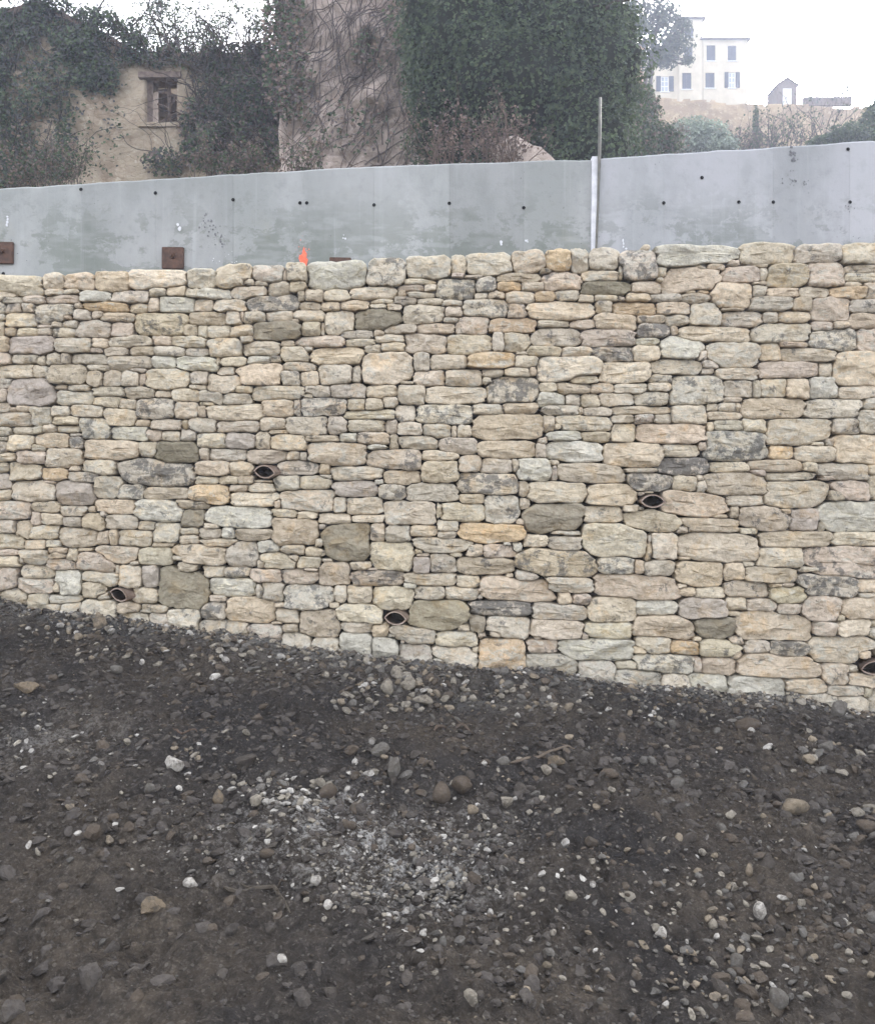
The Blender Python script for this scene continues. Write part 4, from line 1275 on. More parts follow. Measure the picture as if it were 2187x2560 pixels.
# clods of the soil itself
for (n, lo, hi, sub, sd, sk) in ((5200, 0.012, 0.030, 1, 31, 0.4), (2600, 0.028, 0.075, 2, 32, 0.55)):
    yy = 1.9 + (6.05 - 1.9) * r_.random(n) ** 1.1
    xx = r_.uniform(-0.56, 0.56, n) * (yy + 0.6)
    keep = fbm(np.stack([xx * 1.1, yy * 1.5, 0 * xx], -1), 3, 90) > (-0.15 if sd == 32 else -0.4)
    keep &= ~((yy < 3.2) & (xx < 0.1) & (r_.random(n) < 0.72))
    xy = np.stack([xx, yy], -1)[keep]
    sz = np.exp(r_.uniform(math.log(lo), math.log(hi), len(xy)))
    cc = np.array(srgb(82, 77, 73)) * r_.normal(1.0, 0.12, (len(xy), 1)).clip(0.65, 1.4)
    gravel(xy, sz, cc, sub, sd, sk)
# clusters: px, py, spread x, spread y (photo px), count, size lo, hi (photo px), colours
PALEMIX = {'white': 3, 'pale': 4, 'grey': 3}
RUB = {'grey': 4, 'pale': 4, 'buff': 2, 'brown': 1.5, 'white': 1.2}
CL = [(760, 2000, 90, 32, 90, 9, 30, PALEMIX), (700, 1985, 60, 30, 40, 10, 26, PALEMIX), (1000, 2150, 130, 70, 420, 4, 14, PALEMIX), (1080, 2250, 90, 50, 130, 6, 24, PALEMIX),
      (900, 2230, 140, 50, 140, 5, 20, PALEMIX), (560, 2110, 160, 60, 110, 5, 20, PALEMIX), (130, 1855, 100, 60, 80, 7, 24, PALEMIX), (480, 1890, 120, 40, 50, 7, 24, RUB),
      (960, 1720, 90, 45, 110, 9, 34, RUB), (1200, 1720, 150, 35, 170, 6, 30, RUB), (1500, 1745, 220, 25, 180, 5, 24, RUB), (1900, 1775, 200, 25, 120, 5, 24, RUB),
      (150, 1570, 140, 30, 110, 6, 26, RUB), (420, 1605, 140, 30, 110, 6, 26, RUB), (700, 1650, 140, 30, 130, 6, 28, RUB), (1300, 2240, 150, 110, 110, 5, 22, PALEMIX),
      (1700, 2260, 170, 90, 90, 8, 26, RUB), (1900, 2400, 220, 110, 170, 8, 34, RUB), (2080, 2300, 90, 90, 70, 10, 36, EARTHY), (2150, 2080, 50, 40, 40, 14, 40, EARTHY), (1750, 2480, 160, 60, 80, 8, 30, RUB),
      (300, 1640, 260, 60, 120, 8, 30, EARTHY), (1850, 1850, 260, 50, 110, 8, 36, EARTHY), (2090, 1890, 60, 30, 16, 14, 34, RUB), (1100, 1930, 200, 60, 60, 10, 40, EARTHY), (1620, 2060, 300, 90, 90, 6, 26, RUB),
      (1250, 2090, 70, 40, 50, 6, 20, PALEMIX), (300, 2120, 220, 60, 60, 8, 30, EARTHY)]
for q, (px, py, sx, sy, n, lo, hi, mix) in enumerate(CL):
    X_ = r_.normal(px, sx, n)
    Y_ = np.maximum(r_.normal(py, sy, n), np.interp(X_, BASE_PX[:, 0], BASE_PX[:, 1]) + 6)
    P = g_px(X_, Y_)
    sz = np.exp(r_.uniform(math.log(lo), math.log(hi), n)) * P[:, 1] / F
    big = sz * F / P[:, 1] > 16
    for sub, sel in ((1, ~big), (2, big)):
        if sel.any(): gravel(P[sel, :2], sz[sel], gcol(int(sel.sum()), 200 + q * 2 + sub, mix), sub, 300 + q * 2 + sub, 0.3)
# a line of grit and chippings along the foot of the wall
n = 2600
xx = r_.uniform(-3.5, 3.5, n)
yy = 6.04 - np.abs(r_.normal(0, 0.16, n))
gravel(np.stack([xx, yy], -1), np.exp(r_.uniform(math.log(0.006), math.log(0.05), n)), gcol(n, 7, RUB) * 1.25, 1, 17, 0.3)
go = link('gravel', grav.mesh('gravel', False), M['rock'])
tag(go, 'loose gravel, chippings and clods scattered over the dark earth', kind='stuff')


# dry roots and sticks
def stick(name, pts, rad, tint, label):
    P = g_px(np.array([p[0] for p in pts], float), np.array([p[1] for p in pts], float))
    P = np.stack([np.interp(np.linspace(0, 1, 14), np.linspace(0, 1, len(P)), P[:, c]) for c in range(3)], -1)
    rad *= 0.7
    P[:, 2] = ground_z(P[:, 0], P[:, 1]) + rad * 0.5
    P[1:-1] += np.random.default_rng(len(label)).normal(0, rad * 0.9, P[1:-1].shape)
    P[1:-1] += (P[:-2] + P[2:] - 2 * P[1:-1]) * 0.25
    g = Geo()
    tube(g, P, rad * np.interp(np.linspace(0, 1, 14), [0, 0.1, 0.7, 1], [0.5, 1, 0.85, 0.35]), 6, tint=np.array(srgb(*tint)) * 0.55)
    sr_ = np.random.default_rng(len(label) + 3)
    for q in (4, 8, 10):
        e_ = P[q] + sr_.normal(0, 1, 3) * [rad * 5, rad * 5, 0] + [0, 0, rad * sr_.uniform(0.5, 3)]
        tube(g, np.stack([P[q], (P[q] + e_) / 2 + sr_.normal(0, rad * 0.4, 3), e_]), [rad * 0.5, rad * 0.35, rad * 0.15], 5, tint=np.array(srgb(*tint)) * 0.5)
    o = link(name, g.mesh(name, False), M['bark'])
    tag(o, label, 'root' if 'root' in name else 'stick')


stick('dry_root', [(1085, 1830), (1110, 1822), (1140, 1818), (1165, 1828), (1182, 1838)], 0.017, (120, 106, 94), 'thick curved brown root lying below the wall foot rubble')
stick('dry_root', [(1275, 1910), (1320, 1898), (1370, 1884), (1420, 1868), (1436, 1874)], 0.012, (142, 128, 114), 'long pale dry root rising to a white tip in mid ground')
stick('twig', [(300, 1684), (330, 1690), (360, 1697), (372, 1696)], 0.006, (120, 110, 98), 'thin twig beside the grey domed stone')
stick('twig', [(905, 1740), (925, 1715), (940, 1690), (946, 1672)], 0.005, (140, 126, 112), 'thin forked twig leaning on the rubble under the middle drain')
stick('dry_root', [(560, 2222), (620, 2220), (680, 2222), (705, 2250), (726, 2288)], 0.013, (108, 100, 90), 'dark bent root lying between the muddy ruts and the lime patch')
stick('twig', [(690, 2220), (710, 2205), (728, 2196)], 0.005, (112, 102, 92), 'short twig sticking off the dark bent root')
stick('twig', [(415, 1842), (450, 1836), (492, 1832)], 0.009, (130, 112, 100), 'short flat reddish stick on the earth left of the ridge')
stick('twig', [(1795, 1985), (1820, 1996), (1850, 2008), (1880, 2030)], 0.004, (88, 80, 72), 'thin dark twig lying just left of the big buff boulder')
stick('dry_root', [(1540, 1722), (1580, 1716), (1630, 1722), (1665, 1726)], 0.008, (150, 140, 130), 'pale thin root along the chippings at the wall foot')

# ------------------------------------------------------------------ things behind the concrete wall
GREEN = [(52, 64, 40), (62, 76, 46), (44, 56, 38), (70, 80, 52)]
DRYL = [(96, 82, 70), (84, 74, 66), (110, 94, 78)]


def pal(n, cols, seed, v=0.16):
    r = np.random.default_rng(seed)
    c = 1.75 * np.array([srgb(q[0] * 0.9 + 6, q[1] * 0.9 + 6, q[2] * 0.95 + 7) for q in cols])[r.integers(0, len(cols), n)]  # lifted and greyed: veiling glare put into the leaf colours
    return c * r.normal(1, v, (n, 1)).clip(0.5, 1.6)


def sheet(name, outline, Y, mat, thick, relief=0.08, step=0.09, holes=(), seed=3, lean=0.0, freq=1.6):
    """masonry face cut to an outline given in photo pixels at distance Y, with real thickness"""
    o = np.array(outline, float)
    P = at(o[:, 0], o[:, 1], Y)
    x0, x1, z0, z1 = P[:, 0].min(), P[:, 0].max(), P[:, 2].min(), P[:, 2].max()
    xs = np.arange(x0, x1 + step, step)
    zs = np.arange(z0, z1 + step, step)
    Xg, Zg = np.meshgrid(xs, zs)

    def inside(px, pz, poly):
        c = np.zeros(px.shape, bool)
        n = len(poly)
        for i in range(n):
            (xa, za), (xb, zb) = poly[i], poly[(i + 1) % n]
            hit = ((za > pz) != (zb > pz)) & (px < (xb - xa) * (pz - za) / (zb - za + 1e-12) + xa)
            c ^= hit
        return c

    jit = 0.5 * step * vnoise(np.stack([Xg * 3, Zg * 3, 0 * Xg], -1), seed)
    cxm, czm = Xg[:-1, :-1] + step / 2, Zg[:-1, :-1] + step / 2
    keep = inside(cxm + jit[:-1, :-1], czm + jit[:-1, :-1], [(p[0], p[2]) for p in P])
    for h in holes:
        keep &= ~((cxm > h[0]) & (cxm < h[1]) & (czm > h[2]) & (czm < h[3]))
    p = np.stack([Xg, Zg, 0 * Xg], -1)
    Yg = Y + (Zg - z0) * lean - relief * fbm(p * freq, 4, seed) - relief * 0.35 * np.abs(vnoise(p * freq * 4, seed + 9))
    nx = len(xs)
    i, j = np.nonzero(keep)
    a = i * nx + j
    q = np.stack([a, a + 1, a + nx + 1, a + nx], -1)
    me = mesh_np(name, np.stack([Xg, Yg, Zg], -1), q)
    bm = bmesh.new()
    bm.from_mesh(me)
    bmesh.ops.delete(bm, geom=[v for v in bm.verts if not v.link_faces], context='VERTS')
    ret = bmesh.ops.extrude_face_region(bm, geom=bm.faces[:])
    # the extruded copy becomes the back
    for v in ret['geom']:
        if isinstance(v, bmesh.types.BMVert): v.co.y += thick
    bmesh.ops.recalc_face_normals(bm, faces=bm.faces)
    bm.to_mesh(me)
    bm.free()
    return link(name, me, mat)


def bez_walk(r, p, d, n, step, wander, grav=0.0):
    pts = [np.array(p, float)]
    d = np.array(d, float)
    for _ in range(n):
        d = d + r.normal(0, wander, 3)
        d[2] += grav
        d /= np.linalg.norm(d) + 1e-9
        pts.append(pts[-1] + d * step)
    return np.array(pts)


def bare_tree(g, r, p, d, length, rad, depth, spread=0.55, tips=None, tint=(0.06, 0.05, 0.045), up=0.05):
    n = 6
    pts = bez_walk(r, p, d, n, length / n, 0.16, up * 0.3)
    tube(g, pts, np.linspace(rad, rad * 0.62, n + 1), 5 if depth > 1 else 3, False, tint=np.array(tint))
    if tips is not None and depth <= 2: tips.extend(list(pts[2:]))
    if depth == 0: return
    k = r.integers(2, 4) if depth > 2 else r.integers(2, 5)
    for q in range(k):
        i = n if q == 0 else r.integers(2, n + 1)
        dd = pts[i] - pts[i - 1]
        dd = dd / np.linalg.norm(dd) + r.normal(0, spread, 3)
        dd[2] += up
        dd /= np.linalg.norm(dd)
        bare_tree(g, r, pts[i], dd, length * r.uniform(0.6, 0.85), rad * (0.62 if q == 0 else 0.45), depth - 1, spread, tips, tint, up)


# ---- ruined house on the left
YR = 20.0
ruin_loc = tuple(at(250, 430, YR))
ruin = tag(empty('ruined_house', ruin_loc), 'ruined cream plastered house with an empty window, overgrown with ivy', 'ruined house')
wp0, wp1 = at(362, 310, YR), at(442, 196, YR)
hole = (wp0[0], wp1[0], wp0[2], wp1[2])
gable = [(-260, 600), (-260, 150), (-60, 60), (95, 18), (180, 45), (350, 140), (350, 128), (700, 128), (760, 600)]
place(sheet('wall', gable, YR, M['plaster'], 0.55, 0.10, 0.07, [hole], 5), ruin, ruin_loc)
# window: reveal, frame, broken crossbars
wnd = empty('window', Vector(((hole[0] + hole[1]) / 2, YR, hole[2])) - Vector(ruin_loc))
wnd.parent = ruin
ww, wh = hole[1] - hole[0], hole[3] - hole[2]
g = Geo()
g.box((-ww / 2 - 0.02, 0.10, -0.02), (-ww / 2 + 0.16, 0.5, wh + 0.02))
link('jamb', g.mesh('jamb', False), M['wood'], wnd)
g = Geo()
g.box((ww / 2 - 0.05, 0.16, 0), (ww / 2 + 0.02, 0.4, wh + 0.02))
link('jamb', g.mesh('jamb', False), M['wood'], wnd)
g = Geo()
g.box((-ww / 2 - 0.12, -0.12, wh - 0.02), (ww / 2 + 0.12, 0.42, wh + 0.12))
link('lintel', g.mesh('lintel', False), M['wood'], wnd)
for (xa, za, xb, zb, r0) in ((0.12, 0.0, 0.10, wh * 0.95, 0.045), (-0.2, 0.12, 0.3, 0.42, 0.022), (-0.18, 0.62, 0.12, 0.50, 0.022), (0.1, 0.5, 0.32, 0.85, 0.03), (-0.2, 0.95, 0.3, 0.80, 0.035)):
    g = Geo()
    tube(g, np.array([(xa, 0.3, za), ((xa + xb) / 2, 0.29, (za + zb) / 2 + 0.01), (xb, 0.3, zb)]), r0, 4)
    link('broken_bar', g.mesh('broken_bar', False), M['wood'], wnd)
g = Geo()
g.box((-ww / 2 - 0.1, -0.14, -0.10), (ww / 2 + 0.1, 0.45, 0.0))
link('sill', g.mesh('sill', False), M['plaster'], wnd)
place(sheet('back_wall', [(60, 640), (60, 190), (520, 190), (520, 640)], YR + 3.4, M['plaster'], 0.4, 0.08, 0.2, (), 8), ruin, ruin_loc)
# roof slab running back from the gable
ra, rb, rc = at(-80, 66, YR - 0.15), at(95, 10, YR - 0.15), at(362, 150, YR - 0.15)
for nm, (pa_, pb_) in (('roof', (ra + (ra - rb) * 1.2, rb)), ('roof', (rb, rc))):
    g = Geo()
    n_ = 16
    u = np.linspace(0, 1, n_)[:, None]
    ln = pa_ * (1 - u) + pb_ * u
    ln = ln + np.stack([0 * u[:, 0], 0 * u[:, 0], 0.03 * vnoise(np.stack([u[:, 0] * 8, u[:, 0] * 0, u[:, 0] * 0], -1), 6)], -1)
    V = np.concatenate([ln, ln + [0, 0, 0.14], ln + [0, 5.5, 0.14], ln + [0, 5.5, 0]])
    j = np.arange(n_ - 1)
    Q = np.concatenate([np.stack([a * n_ + j, a * n_ + j + 1, ((a + 1) % 4) * n_ + j + 1, ((a + 1) % 4) * n_ + j], -1) for a in range(4)])
    g.add(V, Q)
    place(link(nm, g.mesh(nm, False), M['rooftile']), ruin, ruin_loc)


# ---- ivy on the ruin
def ivy_mask(px, py, spec):
    d = np.zeros(px.shape)
    for (cx, cy, rx, ry, w) in spec:
        d = np.maximum(d, w * np.clip(1.6 - 1.6 * (((px - cx) / rx) ** 2 + ((py - cy) / ry) ** 2), 0, 1))
    return d


def ivy(name, label, box, Yw, spec, n, size, cols, seed, depth=0.35, stems=0, stem_len=2.2, cat='ivy', stem_tint=(0.075, 0.062, 0.055), lump=1.2, sr=0.014):
    r = np.random.default_rng(seed)
    px = r.uniform(box[0], box[2], n * 3)
    py = r.uniform(box[1], box[3], n * 3)
    m = ivy_mask(px, py, spec)
    w = np.stack([px * 0.014 * lump, py * 0.014 * lump, 0 * px + seed], -1)
    lumpv = fbm(w, 3, seed)
    ok = r.random(n * 3) < m * np.clip(0.75 + 0.7 * lumpv, 0.05, 1)
    px, py, lumpv = px[ok][:n], py[ok][:n], lumpv[ok][:n]
    dd = depth * (0.35 + 0.65 * np.clip(0.5 + 0.9 * lumpv, 0, 1.4)) * r.random(len(px)) ** 0.6
    P = at(px, py, Yw)
    P[:, 1] -= dd + 0.02
    N = np.stack([r.normal(0, 0.5, len(px)), -np.ones(len(px)), r.normal(0.45, 0.45, len(px))], -1)
    root = tag(empty(name, tuple(at((box[0] + box[2]) / 2, box[3], Yw))), label, cat)
    loc = tuple(root.location)
    g = Geo()
    leaves(g, P, N, size, pal(len(px), cols, seed + 1), seed)
    place(link('leaves', g.mesh('leaves', False), M['leaf']), root, loc)
    if stems:
        g = Geo()
        k = 0
        while k < stems:
            qx, qy = r.uniform(box[0], box[2]), r.uniform(box[1], box[3])
            if ivy_mask(np.array([qx]), np.array([qy]), spec)[0] < 0.25: continue
            k += 1
            p = at(qx, qy, Yw)
            d = r.normal(0, 0.5, 3)
            d[1] = 0
            d[2] = abs(d[2]) + 0.5
            pts = bez_walk(r, p, d, 12, stem_len * r.uniform(0.3, 1) / 12, 0.28)
            pts[:, 1] = Yw - 0.05 - np.abs(pts[:, 1] - Yw) * 0.4 - r.uniform(0, depth * 0.7)
            tube(g, pts, np.linspace(sr, sr * 0.35, 13) * r.uniform(0.5, 1.3), 4, False, tint=np.array(stem_tint) * r.uniform(0.7, 1.5))
        place(link('stems', g.mesh('stems'), M['bark']), root, loc)
    return root


IV = GREEN + [(66, 66, 58), (58, 58, 54)]
ivy('ivy_plant', 'dark ivy smothering the gable and roof of the ruined house', (-80, -10, 380, 470), YR,
    [(60, 60, 210, 70, 1), (220, 105, 150, 75, 1), (235, 175, 75, 70, 1), (10, 160, 70, 70, 0.5), (20, 400, 95, 100, 0.95), (-40, 300, 90, 130, 0.8), (170, 330, 30, 110, 0.3), (130, 420, 70, 50, 0.5), (110, 240, 100, 100, 0.3), (330, 130, 60, 45, 1), (275, 215, 45, 35, 0.5), (250, 330, 90, 120, 0.05)],
    13000, 0.10, IV, 31, 0.4, 190, 1.8)
ivy('ivy_plant', 'thick ivy curtain covering the low ruin wall beside the empty window', (345, 105, 830, 450), YR - 0.02,
    [(590, 170, 140, 62, 1), (620, 260, 130, 110, 1), (590, 370, 140, 80, 1), (500, 330, 40, 90, 0.5), (420, 143, 100, 32, 1), (420, 415, 60, 40, 0.25), (660, 200, 80, 90, 1), (740, 330, 70, 110, 0.4)],
    14000, 0.10, IV + DRYL[:2], 41, 0.5, 330, 2.2)

# ---- tall ruined tower or buttress, bare stems clinging to it
YT = 18.6
tw_loc = tuple(at(880, 400, YT))
tower = tag(empty('ruined_tower', tw_loc), 'tall pinkish rubble masonry tower stump with bare creeper stems', 'ruined tower')
place(sheet('masonry', [(640, 560), (700, 420), (690, 150), (672, -140), (1015, -140), (1030, 140), (1062, 330), (1075, 560)], YT, M['rubble'], 2.2, 0.30, 0.06, (), 15, 0.05, 1.3), tower, tw_loc)
r = np.random.default_rng(5)
g = Geo()
for k in range(190):
    qx, qy = r.uniform(700, 1030), r.uniform(20, 470)
    p = at(qx, qy, YT)
    d = np.array([r.normal(0.30, 0.38), 0, r.uniform(0.5, 1.0)])
    pts = bez_walk(r, p, d, 14, r.uniform(0.8, 2.8) / 14, 0.15)
    zf = pts[:, 2] - at(0, 560, YT)[2]
    fr = -0.30 * fbm(np.stack([pts[:, 0], pts[:, 2], 0 * pts[:, 0]], -1) * 1.3, 4, 15)
    pts[:, 1] = YT + zf * 0.05 + fr - 0.10 - r.uniform(0, 0.10)
    tube(g, pts, np.linspace(0.014, 0.004, 15) * r.uniform(0.5, 1.4), 4, False, tint=np.array((0.15, 0.125, 0.115)) * r.uniform(0.6, 1.3))
creeper = tag(empty('creeper', tw_loc), 'bare climbing creeper stems spread over the pinkish tower', 'creeper')
place(link('stems', g.mesh('stems'), M['bark']), creeper, tw_loc)
g = Geo()
n = 4200
px, py = r.uniform(660, 1060, n * 3), r.uniform(-60, 450, n * 3)
ok = r.random(n * 3) < ivy_mask(px, py, [(690, 60, 85, 160, 1), (720, 200, 70, 120, 0.8), (1010, 60, 60, 110, 0.7), (860, 330, 140, 80, 0.2), (930, 130, 60, 60, 0.3)])
px, py = px[ok][:n], py[ok][:n]
P = at(px, py, YT)
P[:, 1] += (P[:, 2] - at(0, 560, YT)[2]) * 0.05 - 0.15 - r.uniform(0, 0.35, len(px))
leaves(g, P, np.stack([r.normal(0, .5, len(px)), -np.ones(len(px)), r.normal(.4, .4, len(px))], -1), 0.10, pal(len(px), DRYL + IV[:2], 9), 19)
place(link('leaves', g.mesh('leaves', False), M['leaf']), creeper, tw_loc)


# ---- foliage bodies: leaves through a lumpy volume, limbs inside
def leafy(name, label, cat, lobes, n, size, cols, seed, trunk=None, limbs=22, limb_r=0.05, shell=0.5, part='crown', inner=0.0):
    """lobes: px, py, Y, rx, rz, ry in metres"""
    r = np.random.default_rng(seed)
    L = np.array([[*at(a, b, Y_), rx, ry, rz] for (a, b, Y_, rx, rz, ry) in lobes])
    wgt = L[:, 3] * L[:, 5]
    which = r.choice(len(L), n, p=wgt / wgt.sum())
    d = r.normal(size=(n, 3))
    d /= np.linalg.norm(d, axis=1, keepdims=True)
    rad = 1 - shell * r.random(n) ** 1.6
    lump = fbm(d * 2.6 + which[:, None] * 3.1, 3, seed)
    rad = rad * (1 + 0.26 * lump)
    P = L[which, :3] + d * L[which, 3:6] * rad[:, None]
    N = d + r.normal(0, 0.55, (n, 3)) + [0, -0.2, 0.35]
    back = P[:, 1] > L[which, 1] + 0.55 * L[which, 4]
    P, N = P[~back], N[~back]
    base = trunk[0] if trunk else L[:, :3].mean(0) - [0, 0, L[:, 5].max()]
    root = tag(empty(name, tuple(base)), label, cat)
    loc = tuple(root.location)
    g = Geo()
    cl = pal(len(P), cols, seed + 3) * (1 + 0.25 * fbm(P * 1.7, 2, seed + 5))[:, None].clip(0.6, 1.5)
    leaves(g, P, N, size, cl, seed + 4)
    place(link(part, g.mesh(part, False), M['leaf']), root, loc)
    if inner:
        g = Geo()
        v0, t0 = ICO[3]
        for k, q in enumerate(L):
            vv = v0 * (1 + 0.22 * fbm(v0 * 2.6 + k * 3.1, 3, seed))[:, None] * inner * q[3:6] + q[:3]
            g.add(vv, None, t0, tint=np.array((0.03, 0.034, 0.024)))  # added dark bodies close sky gaps, the crown's inner shade as colour
        place(link('shade_core', g.mesh('shade_core'), M['bark']), root, loc)
    g = Geo()
    tint = np.array((0.085, 0.07, 0.058))
    hub = np.array(base)
    if trunk:
        pts = np.array(trunk[:-1])
        tube(g, pts, np.linspace(trunk[-1], trunk[-1] * 0.6, len(pts)), 8, False, tint=tint)
        hub = pts[-1]
    for k in range(limbs):
        q = L[r.integers(0, len(L))]
        end = q[:3] + r.normal(0, 0.45, 3) * q[3:6]
        t_ = np.linspace(0, 1, 7)[:, None]
        pts = hub * (1 - t_) + end * t_ + np.array([0, 0, 1]) * (np.sin(t_ * math.pi) * -0.05 * np.linalg.norm(end - hub))
        pts[1:-1] += r.normal(0, 0.05 * np.linalg.norm(end - hub), (5, 3)) * 0.6
        tube(g, pts, np.linspace(limb_r, limb_r * 0.3, 7), 5, False, tint=tint)
    place(link('trunk', g.mesh('trunk'), M['bark']), root, loc)
    return root


YI = 16.0
leafy('ivy_covered_tree', 'massive dark green ivy-covered tree rising behind the concrete wall', 'tree',
      [(1180, 90, YI, 1.25, 1.5, 1.2), (1380, 60, YI, 1.4, 1.5, 1.3), (1280, 200, YI - 0.3, 1.5, 1.1, 1.2), (1480, 180, YI, 1.1, 1.2, 1.1), (1120, 230, YI + 0.3, 0.8, 1.0, 0.8), (1440, 290, YI - 0.2, 0.95, 1.0, 1.0),
       (1490, 370, YI - 0.3, 0.85, 0.8, 0.9), (1520, 90, YI + 0.6, 0.6, 0.9, 0.8), (1090, 60, YI + 0.4, 0.8, 1.2, 0.8), (1300, -80, YI, 2.2, 1.0, 1.4), (1400, 400, YI - 0.2, 0.7, 0.7, 0.7), (1110, 340, YI + 0.8, 0.8, 0.8, 0.6), (1230, 350, YI + 0.6, 0.8, 0.7, 0.6), (1060, 150, YI + 1.0, 0.5, 1.2, 0.6), (1545, 250, YI + 0.8, 0.4, 0.9, 0.6)],
      80000, 0.08, GREEN + [(58, 70, 44), (48, 60, 42)], 71, [at(1320, 640, YI + 0.3), at(1310, 420, YI + 0.2), at(1320, 250, YI + 0.2), at(1310, 120, YI + 0.2), 0.28], 40, 0.07, 0.45, inner=0.72)
leafy('evergreen_shrub', 'dark evergreen bush filling the gap beside the ivy tree and post', 'bush',
      [(1600, 290, 24, 0.55, 0.95, 0.6), (1570, 350, 23, 0.8, 0.7, 0.6), (1640, 350, 25, 0.8, 0.5, 0.6), (1590, 240, 26, 0.3, 0.45, 0.4)], 9000, 0.11, GREEN + DRYL[:1], 73, None, 14, 0.03)

# rock spur with dry stems at the foot of the ivy tree
rk_loc = tuple(at(1250, 420, 15.2))
V, T = rock_shape(3, 4242, 14, 0.16)
V = V * [0.62, 0.5, 0.62]
V = V + np.array(at(1318, 425, 15.0))
V += 0.09 * np.stack([fbm(V * 3, 3, 4), fbm(V * 3 + 9, 3, 5), fbm(V * 3 + 5, 3, 6)], -1)
o = link('rock_outcrop', mesh_np('rock_outcrop', V, None, T, None, True), M['rubble'])
tag(o, 'pale crumbling rock outcrop under the ivy-covered tree', 'rock outcrop')


def brush(name, label, box, Yb, n, h, rad, tint, seed, leafn=0, lcols=DRYL, cat='shrub', lean=0.25, lsize=0.07, fork=3):
    r = np.random.default_rng(seed)
    root = tag(empty(name, tuple(at((box[0] + box[2]) / 2, box[3], Yb))), label, cat)
    loc = tuple(root.location)
    g = Geo()
    tips = []
    for k in range(n):
        p = at(r.uniform(box[0], box[2]), box[3] + r.uniform(-6, 12), Yb + r.uniform(-0.4, 0.4))
        d = np.array([r.normal(0, lean), r.normal(0, lean), 1.0])
        L_ = h * r.uniform(0.5, 1.1)
        pts = bez_walk(r, p, d, 8, L_ / 8, 0.14)
        tube(g, pts, np.linspace(rad, rad * 0.35, 9) * r.uniform(0.6, 1.2), 4, False, tint=np.array(tint) * r.uniform(0.7, 1.4))
        tips.extend(list(pts[3:]))
        for q in range(fork):
            i = r.integers(2, 8)
            d2 = pts[i] - pts[i - 1]
            d2 = d2 / np.linalg.norm(d2) + r.normal(0, 0.5, 3)
            p2 = bez_walk(r, pts[i], d2, 6, L_ * 0.5 / 6, 0.2)
            tube(g, p2, np.linspace(rad * 0.5, rad * 0.2, 7), 3, False, tint=np.array(tint) * r.uniform(0.7, 1.4))
            tips.extend(list(p2[1:]))
    place(link('stems', g.mesh('stems'), M['bark']), root, loc)
    if leafn:
        tips = np.array(tips)
        P = tips[r.integers(0, len(tips), leafn)] + r.normal(0, lsize * 0.7, (leafn, 3))
        g = Geo()
        leaves(g, P, r.normal(size=(leafn, 3)) + [0, -0.4, 0.3], lsize, pal(leafn, lcols, seed + 2), seed + 3)
        place(link('leaves', g.mesh('leaves', False), M['leaf']), root, loc)
    return root


brush('dry_brush', 'tangle of dry brown stems in front of the tower foot', (1070, 300, 1310, 430), 14.4, 60, 1.15, 0.011, (0.16, 0.12, 0.10), 81, 1500, DRYL, 'dry brush', 0.25, 0.06)
brush('dry_brush', 'low dry brambles along the concrete wall below the ivy curtain', (480, 380, 800, 460), 15.5, 60, 0.9, 0.009, (0.13, 0.105, 0.09), 83, 2200, DRYL + IV[:2], 'dry brush', 0.4, 0.06)
brush('dry_brush', 'brown brambles at the corner of the concrete wall below the gable', (-40, 400, 220, 480), 15.5, 46, 1.0, 0.009, (0.13, 0.105, 0.09), 84, 2200, DRYL + IV[:3], 'dry brush', 0.4, 0.06)

# ---- winter trees against the sky between gable and tower
for i, (px, py, Yb, L_, rad, dep, leafn, lab_) in enumerate((
        (455, 330, 27, 1.9, 0.09, 5, 5200, 'half-bare winter tree with small leaves showing above the low ruin wall'),
        (600, 330, 27.5, 1.85, 0.085, 5, 3000, 'sparse branching winter tree beside the pinkish tower'),
        (250, 250, 27, 1.9, 0.07, 5, 150, 'leafless tree whose fine twigs rise over the ruined gable'))):
    r = np.random.default_rng(140 + i)
    p = at(px, py, Yb)
    root = tag(empty('winter_tree', tuple(p)), lab_, 'tree', 'winter trees behind the ruin')
    g = Geo()
    tips = []
    bare_tree(g, r, p, (0.03, 0, 1), L_, rad, dep, 0.5, tips, (0.075, 0.065, 0.06), 0.12)
    bare_tree(g, r, p, (-0.35, 0, 1), L_ * 0.9, rad * 0.8, dep, 0.5, tips, (0.075, 0.065, 0.06), 0.12)
    bare_tree(g, r, p, (0.4, 0.1, 1), L_ * 0.9, rad * 0.8, dep, 0.5, tips, (0.075, 0.065, 0.06), 0.12)
    place(link('trunk', g.mesh('trunk'), M['bark']), root, tuple(p))
    tips = np.array(tips)
    P = tips[r.integers(0, len(tips), leafn)] + r.normal(0, 0.07, (leafn, 3))
    g = Geo()
    leaves(g, P, r.normal(size=(leafn, 3)), 0.085, pal(leafn, GREEN + [(80, 88, 60)], 7), 150 + i)
    place(link('crown', g.mesh('crown', False), M['leaf']), root, tuple(p))

# ---- hill village: terrace wall, houses, shed
YW = 75.0
tl = tuple(at(1900, 380, YW))
trw = sheet('terrace_wall', [(1480, 560), (1480, 238), (1625, 238), (1700, 236), (1770, 243), (1860, 252), (1990, 254), (2187, 262), (2500, 270), (2500, 560)], YW, M['hillwall'], 1.2, 0.22, 0.2, (), 25, 0.06, 0.5)
tag(trw, 'long pale stone terrace wall on the hill below the houses', 'terrace wall', kind='thing')


def plot(px0, px1, py0, py1, Y_):
    a, b = at(px0, py1, Y_), at(px1, py0, Y_)
    return a[0], b[0], a[2], b[2]


